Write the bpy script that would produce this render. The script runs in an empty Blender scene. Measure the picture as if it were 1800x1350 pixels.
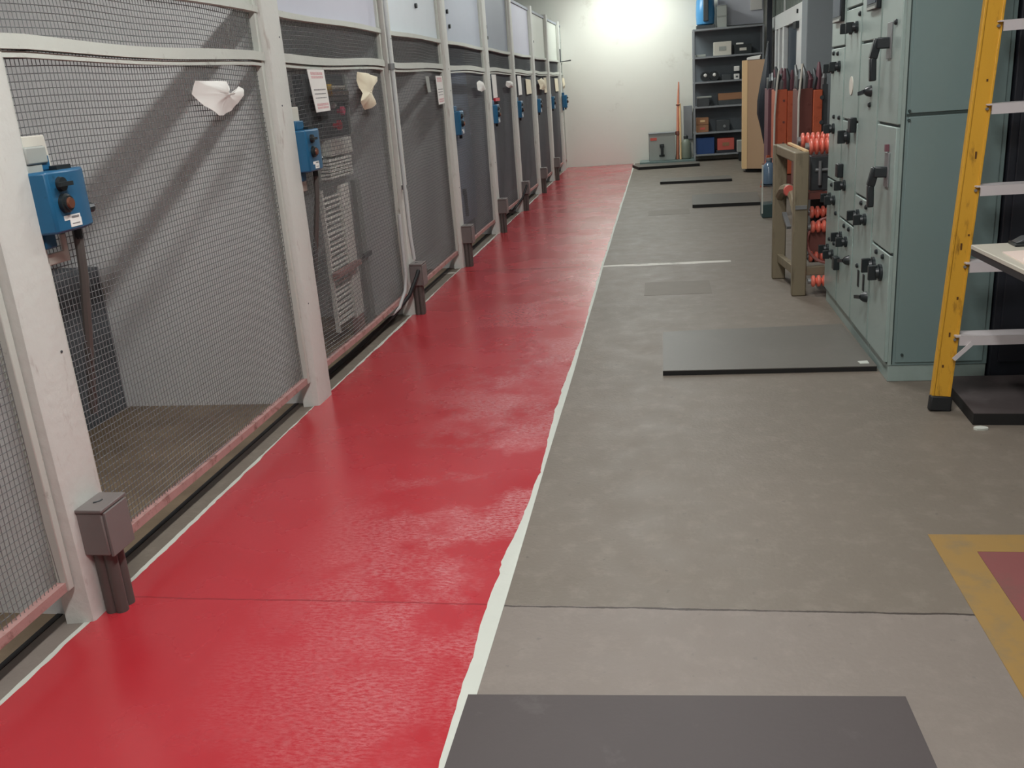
import bpy, bmesh, math, random
from mathutils import Vector, Matrix
random.seed(7)
SC = bpy.context.scene
COL = SC.collection
R = math.radians

# ------------------------------------------------------------------ camera
cam_d = bpy.data.cameras.new('camera')
cam_d.sensor_width = 36.0
cam_d.lens = 1606.15 / 1800 * 36.0
cam_d.clip_end = 100
cam = bpy.data.objects.new('camera', cam_d)
COL.objects.link(cam)
yaw, pit, rol = -0.17690121, 0.30985873, 0.07536151
def _m(rows): return Matrix(rows)
Bm = _m(((1, 0, 0), (0, 0, 1), (0, -1, 0)))
Rz = _m(((math.cos(yaw), -math.sin(yaw), 0), (math.sin(yaw), math.cos(yaw), 0), (0, 0, 1)))
Rx = _m(((1, 0, 0), (0, math.cos(pit), -math.sin(pit)), (0, math.sin(pit), math.cos(pit))))
Rr = _m(((math.cos(rol), -math.sin(rol), 0), (math.sin(rol), math.cos(rol), 0), (0, 0, 1)))
cam.matrix_world = Matrix.Translation((0, 0, 1.5)) @ (Rr @ Rx @ Bm @ Rz).transposed().to_4x4()
SC.camera = cam

# ------------------------------------------------------------------ world, light, exposure
w = bpy.data.worlds.new('world'); SC.world = w; w.use_nodes = True
w.node_tree.nodes['Background'].inputs[0].default_value = (0.8, 0.85, 0.9, 1)
w.node_tree.nodes['Background'].inputs[1].default_value = 0.05
SC.view_settings.view_transform = 'Standard'
SC.view_settings.look = 'None'
SC.view_settings.gamma = 1.0
SC.view_settings.use_curve_mapping = False
SC.view_settings.exposure = 0.68
SC.cycles.use_denoising = True
SC.cycles.max_bounces = 8
SC.cycles.diffuse_bounces = 5

def tube_light(x, y, z, power, colour, length=1.25, width=0.16, along='y'):
    l = bpy.data.lights.new('ceiling_tube_light', 'AREA')
    l.shape = 'RECTANGLE'; l.size = width; l.size_y = length
    if along == 'x': l.size, l.size_y = length, width
    l.energy = power; l.color = colour
    o = bpy.data.objects.new('ceiling_tube_light', l)
    o.location = (x, y, z); COL.objects.link(o)
    return o
LIGHTS = [(-0.15, 0.5, 3.38, 44, (1.0, 0.98, 0.975), 'y'), (-0.15, 2.7, 3.38, 34, (1.0, 0.985, 0.98), 'y'),  # second lamp is added to brighten the bay between the first two posts
          (-0.15, 6.0, 3.38, 24, (1.0, 0.995, 0.98), 'y'),
          (-0.15, 9.4, 3.38, 26, (0.97, 1.0, 0.98), 'y'), (-0.15, 13.2, 3.38, 28, (0.95, 1.0, 0.98), 'y'),
          (-0.55, 17.1, 3.3, 30, (0.94, 1.0, 0.97), 'x')]
for lx, ly, lz, lp, lc, la in LIGHTS:
    tube_light(lx, ly, lz, lp, lc, along=la)

# ------------------------------------------------------------------ materials
def lin(c):
    out = []
    for v in c:
        v /= 255.0
        out.append(v / 12.92 if v <= 0.04045 else ((v + 0.055) / 1.055) ** 2.4)
    return (*out, 1)

def nd(nt, t, **kw):
    n = nt.nodes.new(t)
    for k, v in kw.items(): setattr(n, k, v)
    return n

MATS = {}
def mat(name, rgb, rough=0.6, metal=0.0, var=0.10, scale=6.0, bump=0.0, bscale=60.0, stain=None, stain_amt=0.5,
        stain_scale=5.0, stretch=(1, 1, 1), spec=0.5, alpha=None, trans=0.0):
    if name in MATS: return MATS[name]
    m = bpy.data.materials.new(name); m.use_nodes = True
    nt = m.node_tree; b = nt.nodes['Principled BSDF']; L = nt.links.new
    b.inputs['Roughness'].default_value = rough
    b.inputs['Metallic'].default_value = metal
    b.inputs['Specular IOR Level'].default_value = spec
    if trans: b.inputs['Transmission Weight'].default_value = trans
    tc = nd(nt, 'ShaderNodeTexCoord'); mp = nd(nt, 'ShaderNodeMapping')
    mp.inputs['Scale'].default_value = stretch
    L(tc.outputs['Object'], mp.inputs['Vector'])
    n1 = nd(nt, 'ShaderNodeTexNoise'); n1.inputs['Scale'].default_value = scale; n1.inputs['Detail'].default_value = 6
    L(mp.outputs[0], n1.inputs['Vector'])
    c = lin(rgb)
    mx = nd(nt, 'ShaderNodeMix', data_type='RGBA')
    mx.inputs[6].default_value = (*[v * (1 - var) for v in c[:3]], 1)
    mx.inputs[7].default_value = (*[min(1, v * (1 + var)) for v in c[:3]], 1)
    L(n1.outputs['Fac'], mx.inputs[0])
    out = mx.outputs[2]
    if stain:
        n2 = nd(nt, 'ShaderNodeTexNoise'); n2.inputs['Scale'].default_value = stain_scale; n2.inputs['Detail'].default_value = 8
        n2.inputs['Roughness'].default_value = 0.65
        L(mp.outputs[0], n2.inputs['Vector'])
        rp = nd(nt, 'ShaderNodeValToRGB')
        rp.color_ramp.elements[0].position = 1 - stain_amt - 0.06; rp.color_ramp.elements[0].color = (0, 0, 0, 1)
        rp.color_ramp.elements[1].position = 1 - stain_amt + 0.1; rp.color_ramp.elements[1].color = (1, 1, 1, 1)
        L(n2.outputs['Fac'], rp.inputs[0])
        m2 = nd(nt, 'ShaderNodeMix', data_type='RGBA')
        L(rp.outputs[0], m2.inputs[0]); L(out, m2.inputs[6]); m2.inputs[7].default_value = lin(stain)
        out = m2.outputs[2]
    L(out, b.inputs['Base Color'])
    if bump:
        n3 = nd(nt, 'ShaderNodeTexNoise'); n3.inputs['Scale'].default_value = bscale; n3.inputs['Detail'].default_value = 4
        L(tc.outputs['Object'], n3.inputs['Vector'])
        bp = nd(nt, 'ShaderNodeBump'); bp.inputs['Strength'].default_value = bump; bp.inputs['Distance'].default_value = 0.01
        L(n3.outputs['Fac'], bp.inputs['Height']); L(bp.outputs[0], b.inputs['Normal'])
    MATS[name] = m
    return m

def floor_mat():
    m = bpy.data.materials.new('worn concrete'); m.use_nodes = True
    nt = m.node_tree; b = nt.nodes['Principled BSDF']; L = nt.links.new
    tc = nd(nt, 'ShaderNodeTexCoord'); sp = nd(nt, 'ShaderNodeSeparateXYZ'); L(tc.outputs['Object'], sp.inputs[0])
    def noise(s, d=6, r=0.5):
        n = nd(nt, 'ShaderNodeTexNoise'); n.inputs['Scale'].default_value = s; n.inputs['Detail'].default_value = d
        n.inputs['Roughness'].default_value = r; L(tc.outputs['Object'], n.inputs['Vector']); return n.outputs['Fac']
    def math_(op, a, bb=None, c=None):
        n = nd(nt, 'ShaderNodeMath', operation=op)
        for i, v in enumerate((a, bb, c)):
            if v is None: continue
            if hasattr(v, 'links'): L(v, n.inputs[i])
            else: n.inputs[i].default_value = v
        return n.outputs[0]
    def mix(f, a, bb):
        n = nd(nt, 'ShaderNodeMix', data_type='RGBA')
        if hasattr(f, 'links'): L(f, n.inputs[0])
        else: n.inputs[0].default_value = f
        for i, v in ((6, a), (7, bb)):
            if hasattr(v, 'links'): L(v, n.inputs[i])
            else: n.inputs[i].default_value = v
        return n.outputs[2]
    def ramp(f, p0, p1):
        n = nd(nt, 'ShaderNodeMapRange'); L(f, n.inputs[0]); n.inputs[1].default_value = p0; n.inputs[2].default_value = p1
        return n.outputs[0]
    c = mix(ramp(noise(0.9), 0.3, 0.7), lin((109, 101, 90)), lin((117, 108, 97)))
    c = mix(math_('MULTIPLY', ramp(noise(11, 8, 0.7), 0.5, 0.8), 0.30), c, lin((160, 151, 139)))
    c = mix(math_('MULTIPLY', ramp(noise(5.1, 8, 0.75), 0.56, 0.72), 0.22), c, lin((88, 80, 70)))
    c = mix(math_('MULTIPLY', ramp(noise(30, 4), 0.68, 0.74), 0.5), c, lin((80, 74, 68)))
    # slab before the first joint is mixed paler
    near = math_('LESS_THAN', sp.outputs['Y'], 2.42)
    c = mix(math_('MULTIPLY', near, 0.28), c, lin((150, 140, 136)))
    # saw-cut joints
    wob = math_('MULTIPLY', math_('SUBTRACT', noise(4, 6, 0.7), 0.5), 0.028)
    yy = math_('ADD', sp.outputs['Y'], wob)
    j1 = math_('LESS_THAN', math_('ABSOLUTE', math_('SUBTRACT', yy, 2.415)), math_('MULTIPLY', noise(9), 0.0085))
    c = mix(j1, c, lin((62, 54, 48)))
    j2 = math_('LESS_THAN', math_('ABSOLUTE', math_('SUBTRACT', yy, 7.85)), math_('MULTIPLY', noise(2.0), 0.075))
    j2 = math_('MULTIPLY', j2, math_('MULTIPLY', math_('LESS_THAN', sp.outputs['X'], 0.55), ramp(noise(6, 4), 0.3, 0.5)))
    c = mix(math_('MULTIPLY', j2, 0.85), c, lin((206, 202, 192)))
    # dusty brown ground behind the wire screens
    ins = math_('LESS_THAN', sp.outputs['X'], -1.955)
    c = mix(ins, c, mix(ramp(noise(5), 0.35, 0.65), lin((122, 106, 86)), lin((146, 128, 104))))
    L(c, b.inputs['Base Color'])
    L(math_('ADD', math_('MULTIPLY', noise(6), 0.25), 0.42), b.inputs['Roughness'])
    bp = nd(nt, 'ShaderNodeBump'); bp.inputs['Strength'].default_value = 0.12; bp.inputs['Distance'].default_value = 0.01
    L(noise(70, 4), bp.inputs['Height']); L(bp.outputs[0], b.inputs['Normal'])
    return m

def red_mat():
    m = bpy.data.materials.new('fresh red floor paint'); m.use_nodes = True
    nt = m.node_tree; b = nt.nodes['Principled BSDF']; L = nt.links.new
    tc = nd(nt, 'ShaderNodeTexCoord'); sp = nd(nt, 'ShaderNodeSeparateXYZ'); L(tc.outputs['Object'], sp.inputs[0])
    def noise(s, d=6, r=0.5):
        n = nd(nt, 'ShaderNodeTexNoise'); n.inputs['Scale'].default_value = s; n.inputs['Detail'].default_value = d
        n.inputs['Roughness'].default_value = r; L(tc.outputs['Object'], n.inputs['Vector']); return n.outputs['Fac']
    def mr(f, a, bb, c=0.0, d=1.0):
        n = nd(nt, 'ShaderNodeMapRange'); L(f, n.inputs[0])
        for i, v in enumerate((a, bb, c, d)): n.inputs[i + 1].default_value = v
        return n.outputs[0]
    def mul(a, c):
        n = nd(nt, 'ShaderNodeMath', operation='MULTIPLY'); L(a, n.inputs[0])
        if hasattr(c, 'links'): L(c, n.inputs[1])
        else: n.inputs[1].default_value = c
        return n.outputs[0]
    def mix(f, a, c):
        n = nd(nt, 'ShaderNodeMix', data_type='RGBA'); L(f, n.inputs[0])
        for i, v in ((6, a), (7, c)):
            if hasattr(v, 'links'): L(v, n.inputs[i])
            else: n.inputs[i].default_value = v
        return n.outputs[2]
    c = mix(mr(noise(1.1), 0.3, 0.7), lin((174, 38, 46)), lin((184, 48, 58)))
    # worn trowelled texture plus sheen off its ridges, painted pale along the outer half
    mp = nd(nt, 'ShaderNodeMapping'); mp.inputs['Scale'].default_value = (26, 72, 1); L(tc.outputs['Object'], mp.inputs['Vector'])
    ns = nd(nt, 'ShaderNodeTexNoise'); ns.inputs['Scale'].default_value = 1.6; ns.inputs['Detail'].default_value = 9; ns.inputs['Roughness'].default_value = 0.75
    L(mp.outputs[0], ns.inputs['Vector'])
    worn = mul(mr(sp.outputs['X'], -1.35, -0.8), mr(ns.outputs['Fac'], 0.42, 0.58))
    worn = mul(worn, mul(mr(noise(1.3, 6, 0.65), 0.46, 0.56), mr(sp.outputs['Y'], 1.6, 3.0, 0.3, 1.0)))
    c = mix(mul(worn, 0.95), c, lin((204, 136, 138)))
    # joints of the slab under the paint
    def ab(v0, wdt):
        s = nd(nt, 'ShaderNodeMath', operation='SUBTRACT'); L(sp.outputs['Y'], s.inputs[0]); s.inputs[1].default_value = v0
        wv = mul(noise(4, 6, 0.7), 0.028)
        s2 = nd(nt, 'ShaderNodeMath', operation='ADD'); L(s.outputs[0], s2.inputs[0]); L(wv, s2.inputs[1])
        a = nd(nt, 'ShaderNodeMath', operation='ABSOLUTE'); L(s2.outputs[0], a.inputs[0])
        l = nd(nt, 'ShaderNodeMath', operation='LESS_THAN'); L(a.outputs[0], l.inputs[0]); l.inputs[1].default_value = wdt
        return l.outputs[0]
    c = mix(mul(ab(2.429, 0.004), 0.5), c, lin((110, 14, 24)))
    c = mix(mul(ab(7.87, 0.022), 0.6), c, lin((120, 16, 26)))
    L(c, b.inputs['Base Color'])
    L(mr(noise(2.2, 5), 0.3, 0.7, 0.20, 0.34), b.inputs['Roughness'])
    b.inputs['Coat Weight'].default_value = 0.7; b.inputs['Coat Roughness'].default_value = 0.24
    bp = nd(nt, 'ShaderNodeBump'); bp.inputs['Strength'].default_value = 0.12; bp.inputs['Distance'].default_value = 0.003
    L(noise(70, 6, 0.6), bp.inputs['Height']); L(bp.outputs[0], b.inputs['Normal'])
    return m

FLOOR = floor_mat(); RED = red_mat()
WHITE_WALL = mat('painted white wall', (226, 226, 216), 0.75, var=0.03, scale=2, bump=0.08, bscale=25, stain=(196, 192, 180), stain_amt=0.34, stain_scale=1.4)
GREY_WALL = mat('grey painted side wall', (234, 235, 234), 0.8, var=0.06, scale=2.5, stain=(206, 205, 200), stain_amt=0.36, stain_scale=2)
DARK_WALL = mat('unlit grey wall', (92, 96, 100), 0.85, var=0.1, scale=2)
CEIL = mat('ceiling concrete', (170, 172, 170), 0.9, var=0.06, scale=1)
POST = mat('chipped white post paint', (206, 207, 200), 0.55, var=0.05, scale=3, stretch=(1, 1, 0.25), stain=(150, 134, 126), stain_amt=0.335, stain_scale=16, bump=0.25, bscale=30)
FRAME = mat('white frame paint', (194, 197, 188), 0.5, var=0.06, scale=5, stain=(132, 122, 112), stain_amt=0.33, stain_scale=14, bump=0.1, bscale=40)
RUST = mat('rusty pink primer', (176, 138, 132), 0.7, var=0.12, scale=10, stain=(112, 78, 68), stain_amt=0.42, stain_scale=18, bump=0.2)
WIRE = mat('dull wire', (112, 114, 114), 0.55, 0.2, var=0.1, scale=12)
PANELS = [mat('pale lilac grey panel', (196, 197, 208), 0.5, var=0.03), mat('pale blue grey panel', (212, 220, 224), 0.5, var=0.03),
          mat('mid blue grey panel', (176, 182, 192), 0.5, var=0.03), mat('slate grey panel', (146, 152, 162), 0.5, var=0.03),
          mat('lilac white panel', (190, 190, 202), 0.5, var=0.03), mat('cream grey panel', (208, 212, 202), 0.5, var=0.03)]
BACKPAN = mat('blue grey sheet metal', (166, 180, 200), 0.45, var=0.05, scale=2)
CREAM = mat('aged cream plastic', (206, 202, 190), 0.5, var=0.05)
TRAYW = mat('white galvanised tray', (240, 240, 232), 0.45, var=0.05)
BLUE = mat('industrial blue paint', (32, 92, 128), 0.38, var=0.08, scale=12, stain=(20, 62, 90), stain_amt=0.35, stain_scale=20)
BLACK = mat('black rubber', (26, 27, 28), 0.6, var=0.2)
BLACKP = mat('black plastic', (34, 40, 42), 0.35, var=0.15)
JBOX = mat('grey enamel box', (116, 110, 107), 0.5, var=0.06, scale=9, bump=0.05)
CONDUIT = mat('dark grey conduit', (90, 86, 82), 0.5, 0.2, var=0.1, scale=15)
PALECON = mat('pale conduit', (190, 194, 192), 0.4, 0.1, var=0.05)
PAPER = mat('white paper', (228, 226, 220), 0.7, var=0.03, scale=10)
PAPERY = mat('yellowed paper', (222, 212, 186), 0.7, var=0.06, scale=10)
REDINK = mat('faded red print', (216, 176, 176), 0.7, var=0.1, scale=60)
DARKINK = mat('grey print', (130, 128, 128), 0.7, var=0.2, scale=60)
REDPL = mat('red plastic', (200, 40, 60), 0.35, var=0.05)
COPPER = mat('copper tint bolt', (120, 78, 60), 0.4, 0.4, var=0.2)
GREEN = mat('grey green enamel', (148, 164, 158), 0.36, var=0.04, scale=1.5, stain=(138, 154, 147), stain_amt=0.45, stain_scale=2.5)
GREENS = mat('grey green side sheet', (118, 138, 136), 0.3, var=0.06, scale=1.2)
GREEND = mat('dark green seam', (48, 62, 60), 0.6, var=0.1)
NAVY = mat('dark navy sheet', (40, 44, 52), 0.5, var=0.1)
YEL = mat('scuffed yellow fibreglass', (208, 156, 48), 0.42, var=0.08, scale=5, stretch=(1, 1, 0.2), stain=(112, 76, 28), stain_amt=0.37, stain_scale=24, bump=0.08)
ALU = mat('brushed aluminium', (208, 202, 202), 0.4, 0.1, var=0.06, scale=10)
PLATE = mat('dark floor plate', (74, 67, 66), 0.6, var=0.10, scale=2.4, stain=(92, 86, 84), stain_amt=0.34, stain_scale=6, bump=0.05)
PLATEG = mat('grey floor plate', (98, 95, 88), 0.5, var=0.08, scale=2.4, stain=(104, 100, 93), stain_amt=0.38, stain_scale=4, bump=0.05)
PLATEEDGE = mat('black plate edge', (22, 21, 20), 0.7, var=0.1)
CHALK = mat('white paint', (196, 200, 190), 0.6, var=0.05, scale=14, bump=0.1)
OCHRE = mat('worn yellow floor paint', (148, 118, 66), 0.55, var=0.08, scale=3, stain=(132, 112, 78), stain_amt=0.45, stain_scale=6)
MAROON = mat('worn maroon floor paint', (128, 76, 74), 0.5, var=0.06, scale=3, stain=(116, 80, 74), stain_amt=0.4, stain_scale=6)
PATCH = mat('dark concrete patch', (110, 102, 91), 0.6, var=0.1, scale=8)
SHELF = mat('grey shelving steel', (142, 146, 149), 0.5, 0.0, var=0.05)
SHELFB = mat('slate shelving sheet', (104, 111, 116), 0.6, var=0.1)
GREYC = mat('light grey case', (158, 162, 156), 0.5, var=0.06)
TAN = mat('tan plywood', (186, 154, 122), 0.6, var=0.08, scale=3, stretch=(1, 1, 0.15))
TANL = mat('pale wood edge', (226, 192, 144), 0.55, var=0.06, scale=8, stretch=(1, 1, 0.15))
OLIVE = mat('olive painted timber', (128, 118, 96), 0.6, var=0.12, scale=6, stretch=(1, 1, 0.2), stain=(92, 82, 64), stain_amt=0.38, stain_scale=12)
ORANGE = mat('orange enamel', (192, 94, 62), 0.42, var=0.10, scale=6, stain=(150, 62, 38), stain_amt=0.38, stain_scale=7)
ORANGED = mat('brown red enamel', (116, 66, 58), 0.45, var=0.1, scale=6)
MAUVE = mat('dull mauve enamel', (112, 72, 80), 0.5, var=0.1, scale=6)
RIB = mat('coral ribbed insulator', (230, 118, 98), 0.35, var=0.06)
STEEL = mat('dull steel', (140, 142, 142), 0.4, 0.5, var=0.12, scale=20)
DARKST = mat('dark steel', (74, 78, 80), 0.45, 0.3, var=0.2, scale=20)
COL_M = mat('grey column plaster', (140, 148, 150), 0.75, var=0.05, scale=2)
BRBLUE = mat('bright blue plastic', (70, 140, 190), 0.35, var=0.08)
DKBLUE = mat('dark blue crate', (34, 70, 124), 0.45, var=0.1)
SALMON = mat('salmon red box', (206, 96, 84), 0.5, var=0.08)
BROWNBX = mat('brown carton', (160, 116, 84), 0.7, var=0.1)
JUG = mat('smoky blue bottle', (96, 116, 136), 0.2, var=0.1)
COPTUBE = mat('copper tube', (222, 146, 118), 0.32, 0.4, var=0.1)
TUBE = bpy.data.materials.new('lit tube'); TUBE.use_nodes = True
_b = TUBE.node_tree.nodes['Principled BSDF']; _b.inputs['Emission Color'].default_value = (0.96, 1, 0.98, 1); _b.inputs['Emission Strength'].default_value = 22

# ------------------------------------------------------------------ mesh helpers
class MB:
    def __init__(s): s.v = []; s.f = []
    def add(s, vs, fs):
        o = len(s.v); s.v += [Vector(v) for v in vs]; s.f += [tuple(i + o for i in f) for f in fs]; return s
    def box(s, x0, x1, y0, y1, z0, z1, M=None):
        vs = [Vector((x, y, z)) for z in (z0, z1) for y in (y0, y1) for x in (x0, x1)]
        if M: vs = [M @ v for v in vs]
        return s.add(vs, [(0, 2, 3, 1), (4, 5, 7, 6), (0, 1, 5, 4), (2, 6, 7, 3), (0, 4, 6, 2), (1, 3, 7, 5)])
    def beam(s, p0, p1, a, b, up=(0, 0, 1)):
        p0, p1 = Vector(p0), Vector(p1); d = (p1 - p0).normalized(); up = Vector(up)
        if abs(d.dot(up)) > 0.95: up = Vector((0, 1, 0))
        x = d.cross(up).normalized(); z = x.cross(d).normalized()
        vs = []
        for p in (p0, p1):
            for sx, sz in ((-1, -1), (1, -1), (1, 1), (-1, 1)): vs.append(p + x * sx * a / 2 + z * sz * b / 2)
        return s.add(vs, [(3, 2, 1, 0), (4, 5, 6, 7), (0, 1, 5, 4), (1, 2, 6, 5), (2, 3, 7, 6), (3, 0, 4, 7)])
    def tube(s, pts, r, n=8, cap=True):
        pts = [Vector(p) for p in pts]; k = len(pts); rs = r if isinstance(r, (list, tuple)) else [r] * k
        ref = None; vs = []
        for i, p in enumerate(pts):
            d = (pts[min(i + 1, k - 1)] - pts[max(i - 1, 0)]).normalized()
            if ref is None: ref = d.orthogonal().normalized()
            ref = (ref - d * ref.dot(d)).normalized(); q = d.cross(ref)
            for j in range(n):
                a = 2 * math.pi * j / n; vs.append(p + (ref * math.cos(a) + q * math.sin(a)) * rs[i])
        fs = [(i * n + j, i * n + (j + 1) % n, (i + 1) * n + (j + 1) % n, (i + 1) * n + j) for i in range(k - 1) for j in range(n)]
        if cap: fs += [tuple(reversed(range(n))), tuple(range((k - 1) * n, k * n))]
        return s.add(vs, fs)
    def cyl(s, p0, p1, r, r1=None, n=20): return s.tube([p0, p1], [r, r if r1 is None else r1], n)
    def lathe(s, p, axis, prof, n=20):
        p = Vector(p); a = Vector(axis).normalized()
        return s.tube2([(p + a * h, rr) for h, rr in prof], a, n)
    def tube2(s, ring, a, n):
        ref = a.orthogonal().normalized(); q = a.cross(ref); vs = []
        for p, r in ring:
            for j in range(n):
                t = 2 * math.pi * j / n; vs.append(p + (ref * math.cos(t) + q * math.sin(t)) * max(r, 1e-4))
        k = len(ring)
        fs = [(i * n + j, i * n + (j + 1) % n, (i + 1) * n + (j + 1) % n, (i + 1) * n + j) for i in range(k - 1) for j in range(n)]
        fs += [tuple(reversed(range(n))), tuple(range((k - 1) * n, k * n))]
        return s.add(vs, fs)
    def prism(s, poly, ext):
        poly = [Vector(p) for p in poly]; e = Vector(ext); n = len(poly)
        vs = poly + [p + e for p in poly]
        return s.add(vs, [tuple(range(n)), tuple(reversed(range(n, 2 * n)))] + [(i, i + n, (i + 1) % n + n, (i + 1) % n) for i in range(n)])
    def build(s, name, m, parent=None, bevel=0, smooth=True, origin=None, fix=True):
        o0 = Vector(parent.get('_o', (0, 0, 0))) if parent else (Vector(origin) if origin else s.base())
        me = bpy.data.meshes.new(name)
        me.from_pydata([v - o0 for v in s.v], [], s.f)
        bm = bmesh.new(); bm.from_mesh(me)
        if fix: bmesh.ops.recalc_face_normals(bm, faces=bm.faces)
        if smooth:
            for f in bm.faces: f.smooth = True
            for e in bm.edges:
                if len(e.link_faces) != 2 or e.calc_face_angle() > 0.6: e.smooth = False
        bm.to_mesh(me); bm.free()
        me.materials.append(m)
        o = bpy.data.objects.new(name, me); COL.objects.link(o)
        if parent: o.parent = parent
        else: o.location = o0
        o['_o'] = tuple(o0)
        if bevel:
            md = o.modifiers.new('bevel', 'BEVEL'); md.width = bevel; md.segments = 2; md.limit_method = 'ANGLE'
        return o
    def base(s):
        xs = [v.x for v in s.v]; ys = [v.y for v in s.v]; zs = [v.z for v in s.v]
        return Vector(((min(xs) + max(xs)) / 2, (min(ys) + max(ys)) / 2, min(zs)))

def thing(name, label, cat, loc, group=None):
    o = bpy.data.objects.new(name, None); COL.objects.link(o); o.location = loc; o['_o'] = tuple(loc)
    o.empty_display_size = 0.1
    return tag(o, label, cat, group)
def tag(o, label, cat, group=None, kind=None):
    o['label'] = label; o['category'] = cat
    if group: o['group'] = group
    if kind: o['kind'] = kind
    return o
def struct(o): o['kind'] = 'structure'; return o
def part(p, name, m, mb, **k): return mb.build(name, m, p, **k)
def bx(*a): return MB().box(*a)

# ------------------------------------------------------------------ room shell
YB = 18.15
struct(bx(-3.7, 3.2, -3, YB + 0.2, -0.2, 0).build('floor', FLOOR, origin=(0, 0, 0)))
struct(bx(-3.7, 3.2, -3, YB + 0.2, 3.5, 3.6).build('ceiling', CEIL, origin=(0, 0, 3.5)))
struct(bx(-3.55, 3.0, YB, YB + 0.15, 0, 3.5).build('wall_back', WHITE_WALL))
struct(bx(-3.65, -3.55, -3, YB, 0, 3.5).build('wall_left', GREY_WALL))
struct(bx(3.0, 3.12, -3, YB, 0, 3.5).build('wall_right', DARK_WALL))
struct(bx(-3.55, 3.0, -3.1, -2.98, 0, 3.5).build('wall_front', GREY_WALL))

# ceiling lamps carrying the tube lights
lampnames = ['above the near end of the red walkway', 'above the mesh screen with the crumpled sheet, added to brighten that bay', 'above the green cabinets', 'above the middle slab joint',
             'above the orange breaker trucks', 'close to the white back wall']
for i, (lx, ly, lz, lp, lc, la) in enumerate(LIGHTS):
    t = thing('ceiling_lamp', 'white twin tube ceiling lamp hanging ' + lampnames[i], 'ceiling lamp', (lx, ly, lz + 0.03), 'tube lamps along the ceiling')
    hx, hy = (0.09, 0.65) if la == 'y' else (0.65, 0.09)
    part(t, 'housing', FRAME, bx(lx - hx, lx + hx, ly - hy, ly + hy, lz + 0.045, 3.5), bevel=0.004)
    for s in (-1, 1):
        if la == 'y': part(t, 'tube', TUBE, MB().cyl((lx + s * 0.05, ly - 0.6, lz + 0.03), (lx + s * 0.05, ly + 0.6, lz + 0.03), 0.013, n=10))
        else: part(t, 'tube', TUBE, MB().cyl((lx - 0.6, ly + s * 0.05, lz + 0.03), (lx + 0.6, ly + s * 0.05, lz + 0.03), 0.013, n=10))

# ------------------------------------------------------------------ floor markings
def ragged(y0, y1, x, amp, step, seed, drift=0.012):
    rnd = random.Random(seed); pts = []; y = y0; d = 0
    while y < y1:
        d = d * 0.75 + rnd.uniform(-1, 1) * amp
        pts.append((x + d + drift * math.sin(y * 1.9 + seed), y)); y += step * rnd.uniform(0.5, 1.4) * max(1, y / 6)
    pts.append((x, y1)); return pts
def band(left, right, z):
    poly = [(a, b, z) for a, b in left] + [(a, b, z) for a, b in reversed(right)]
    return poly
def strip_mesh(left, right, z0, z1):
    """a thin coat between two edge lines; both lines share their y values"""
    mb = MB(); n = len(left)
    vs = [(l[0], l[1], z) for z in (z0, z1) for l in left] + [(r[0], r[1], z) for z in (z0, z1) for r in right]
    fs = []
    for i in range(n - 1):
        fs += [(n + i, n + i + 1, 3 * n + i + 1, 3 * n + i), (i, 2 * n + i, 2 * n + i + 1, i + 1),
               (i, i + 1, n + i + 1, n + i), (2 * n + i, 3 * n + i, 3 * n + i + 1, 2 * n + i + 1)]
    fs += [(0, n, 3 * n, 2 * n), (n - 1, 3 * n - 1, 4 * n - 1, 2 * n - 1)]
    return mb.add(vs, fs)
PC = [2.355, 4.40, 6.36, 8.12, 10.08, 11.9, 13.85, 15.7, 17.55]     # the posts
PW = [0.20, 0.21, 0.17, 0.18, 0.18, 0.17, 0.17, 0.17, 0.17]
Lr = ragged(0.2, YB - 0.02, -1.818, 0.0035, 0.035, 3, 0.006)
EK = [(0.2, -0.548), (1.7, -0.549), (2.03, -0.557), (2.42, -0.561), (2.97, -0.540), (3.43, -0.525), (4.19, -0.540), (4.85, -0.539), (5.57, -0.527), (6.5, -0.533), (8.0, -0.545), (30, -0.548)]
def edge_x(y):
    for (a, u), (b, v) in zip(EK[:-1], EK[1:]):
        if y <= b: return u + (v - u) * (y - a) / (b - a)
rn = random.Random(11); Rr_ = []; d = 0
for (x, y) in Lr:
    d = d * 0.8 + rn.uniform(-1, 1) * 0.0025 + (0.006 * rn.choice((-1, 1)) if rn.random() < 0.06 else 0)
    Rr_.append((edge_x(y) + d, y))
Wr = [((-0.509 if y < 5 else -0.509 - 0.016 * min(1, (y - 5) / 3)) + 0.0015 * math.sin(y * 3), y) for (x, y) in Lr]
Wl = [(x - 0.02, y) for (x, y) in Rr_]
L2 = [(-1.833 + rn.uniform(-.002, .002), y) for (x, y) in Lr]
L3 = [(x + 0.012, y) for (x, y) in Lr]
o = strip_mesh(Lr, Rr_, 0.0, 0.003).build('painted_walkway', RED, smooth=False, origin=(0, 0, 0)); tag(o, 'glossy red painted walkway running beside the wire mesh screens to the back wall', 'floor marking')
o = strip_mesh(Wl, Wr, 0.0, 0.0018).build('painted_line', CHALK, smooth=False, origin=(0, 0, 0)); tag(o, 'white line with ragged red edge between red walkway and grey concrete', 'floor marking')
o = strip_mesh(L2, L3, 0.0, 0.0018).build('painted_line', CHALK, smooth=False, origin=(0, 0, 0)); tag(o, 'thin cream paint edge between red walkway and the screen posts', 'floor marking')
# dark gap at the foot of the screens
struct(bx(-1.958, -1.936, 0.2, YB, 0, 0.002).build('trim_1', BLACK))
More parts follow.
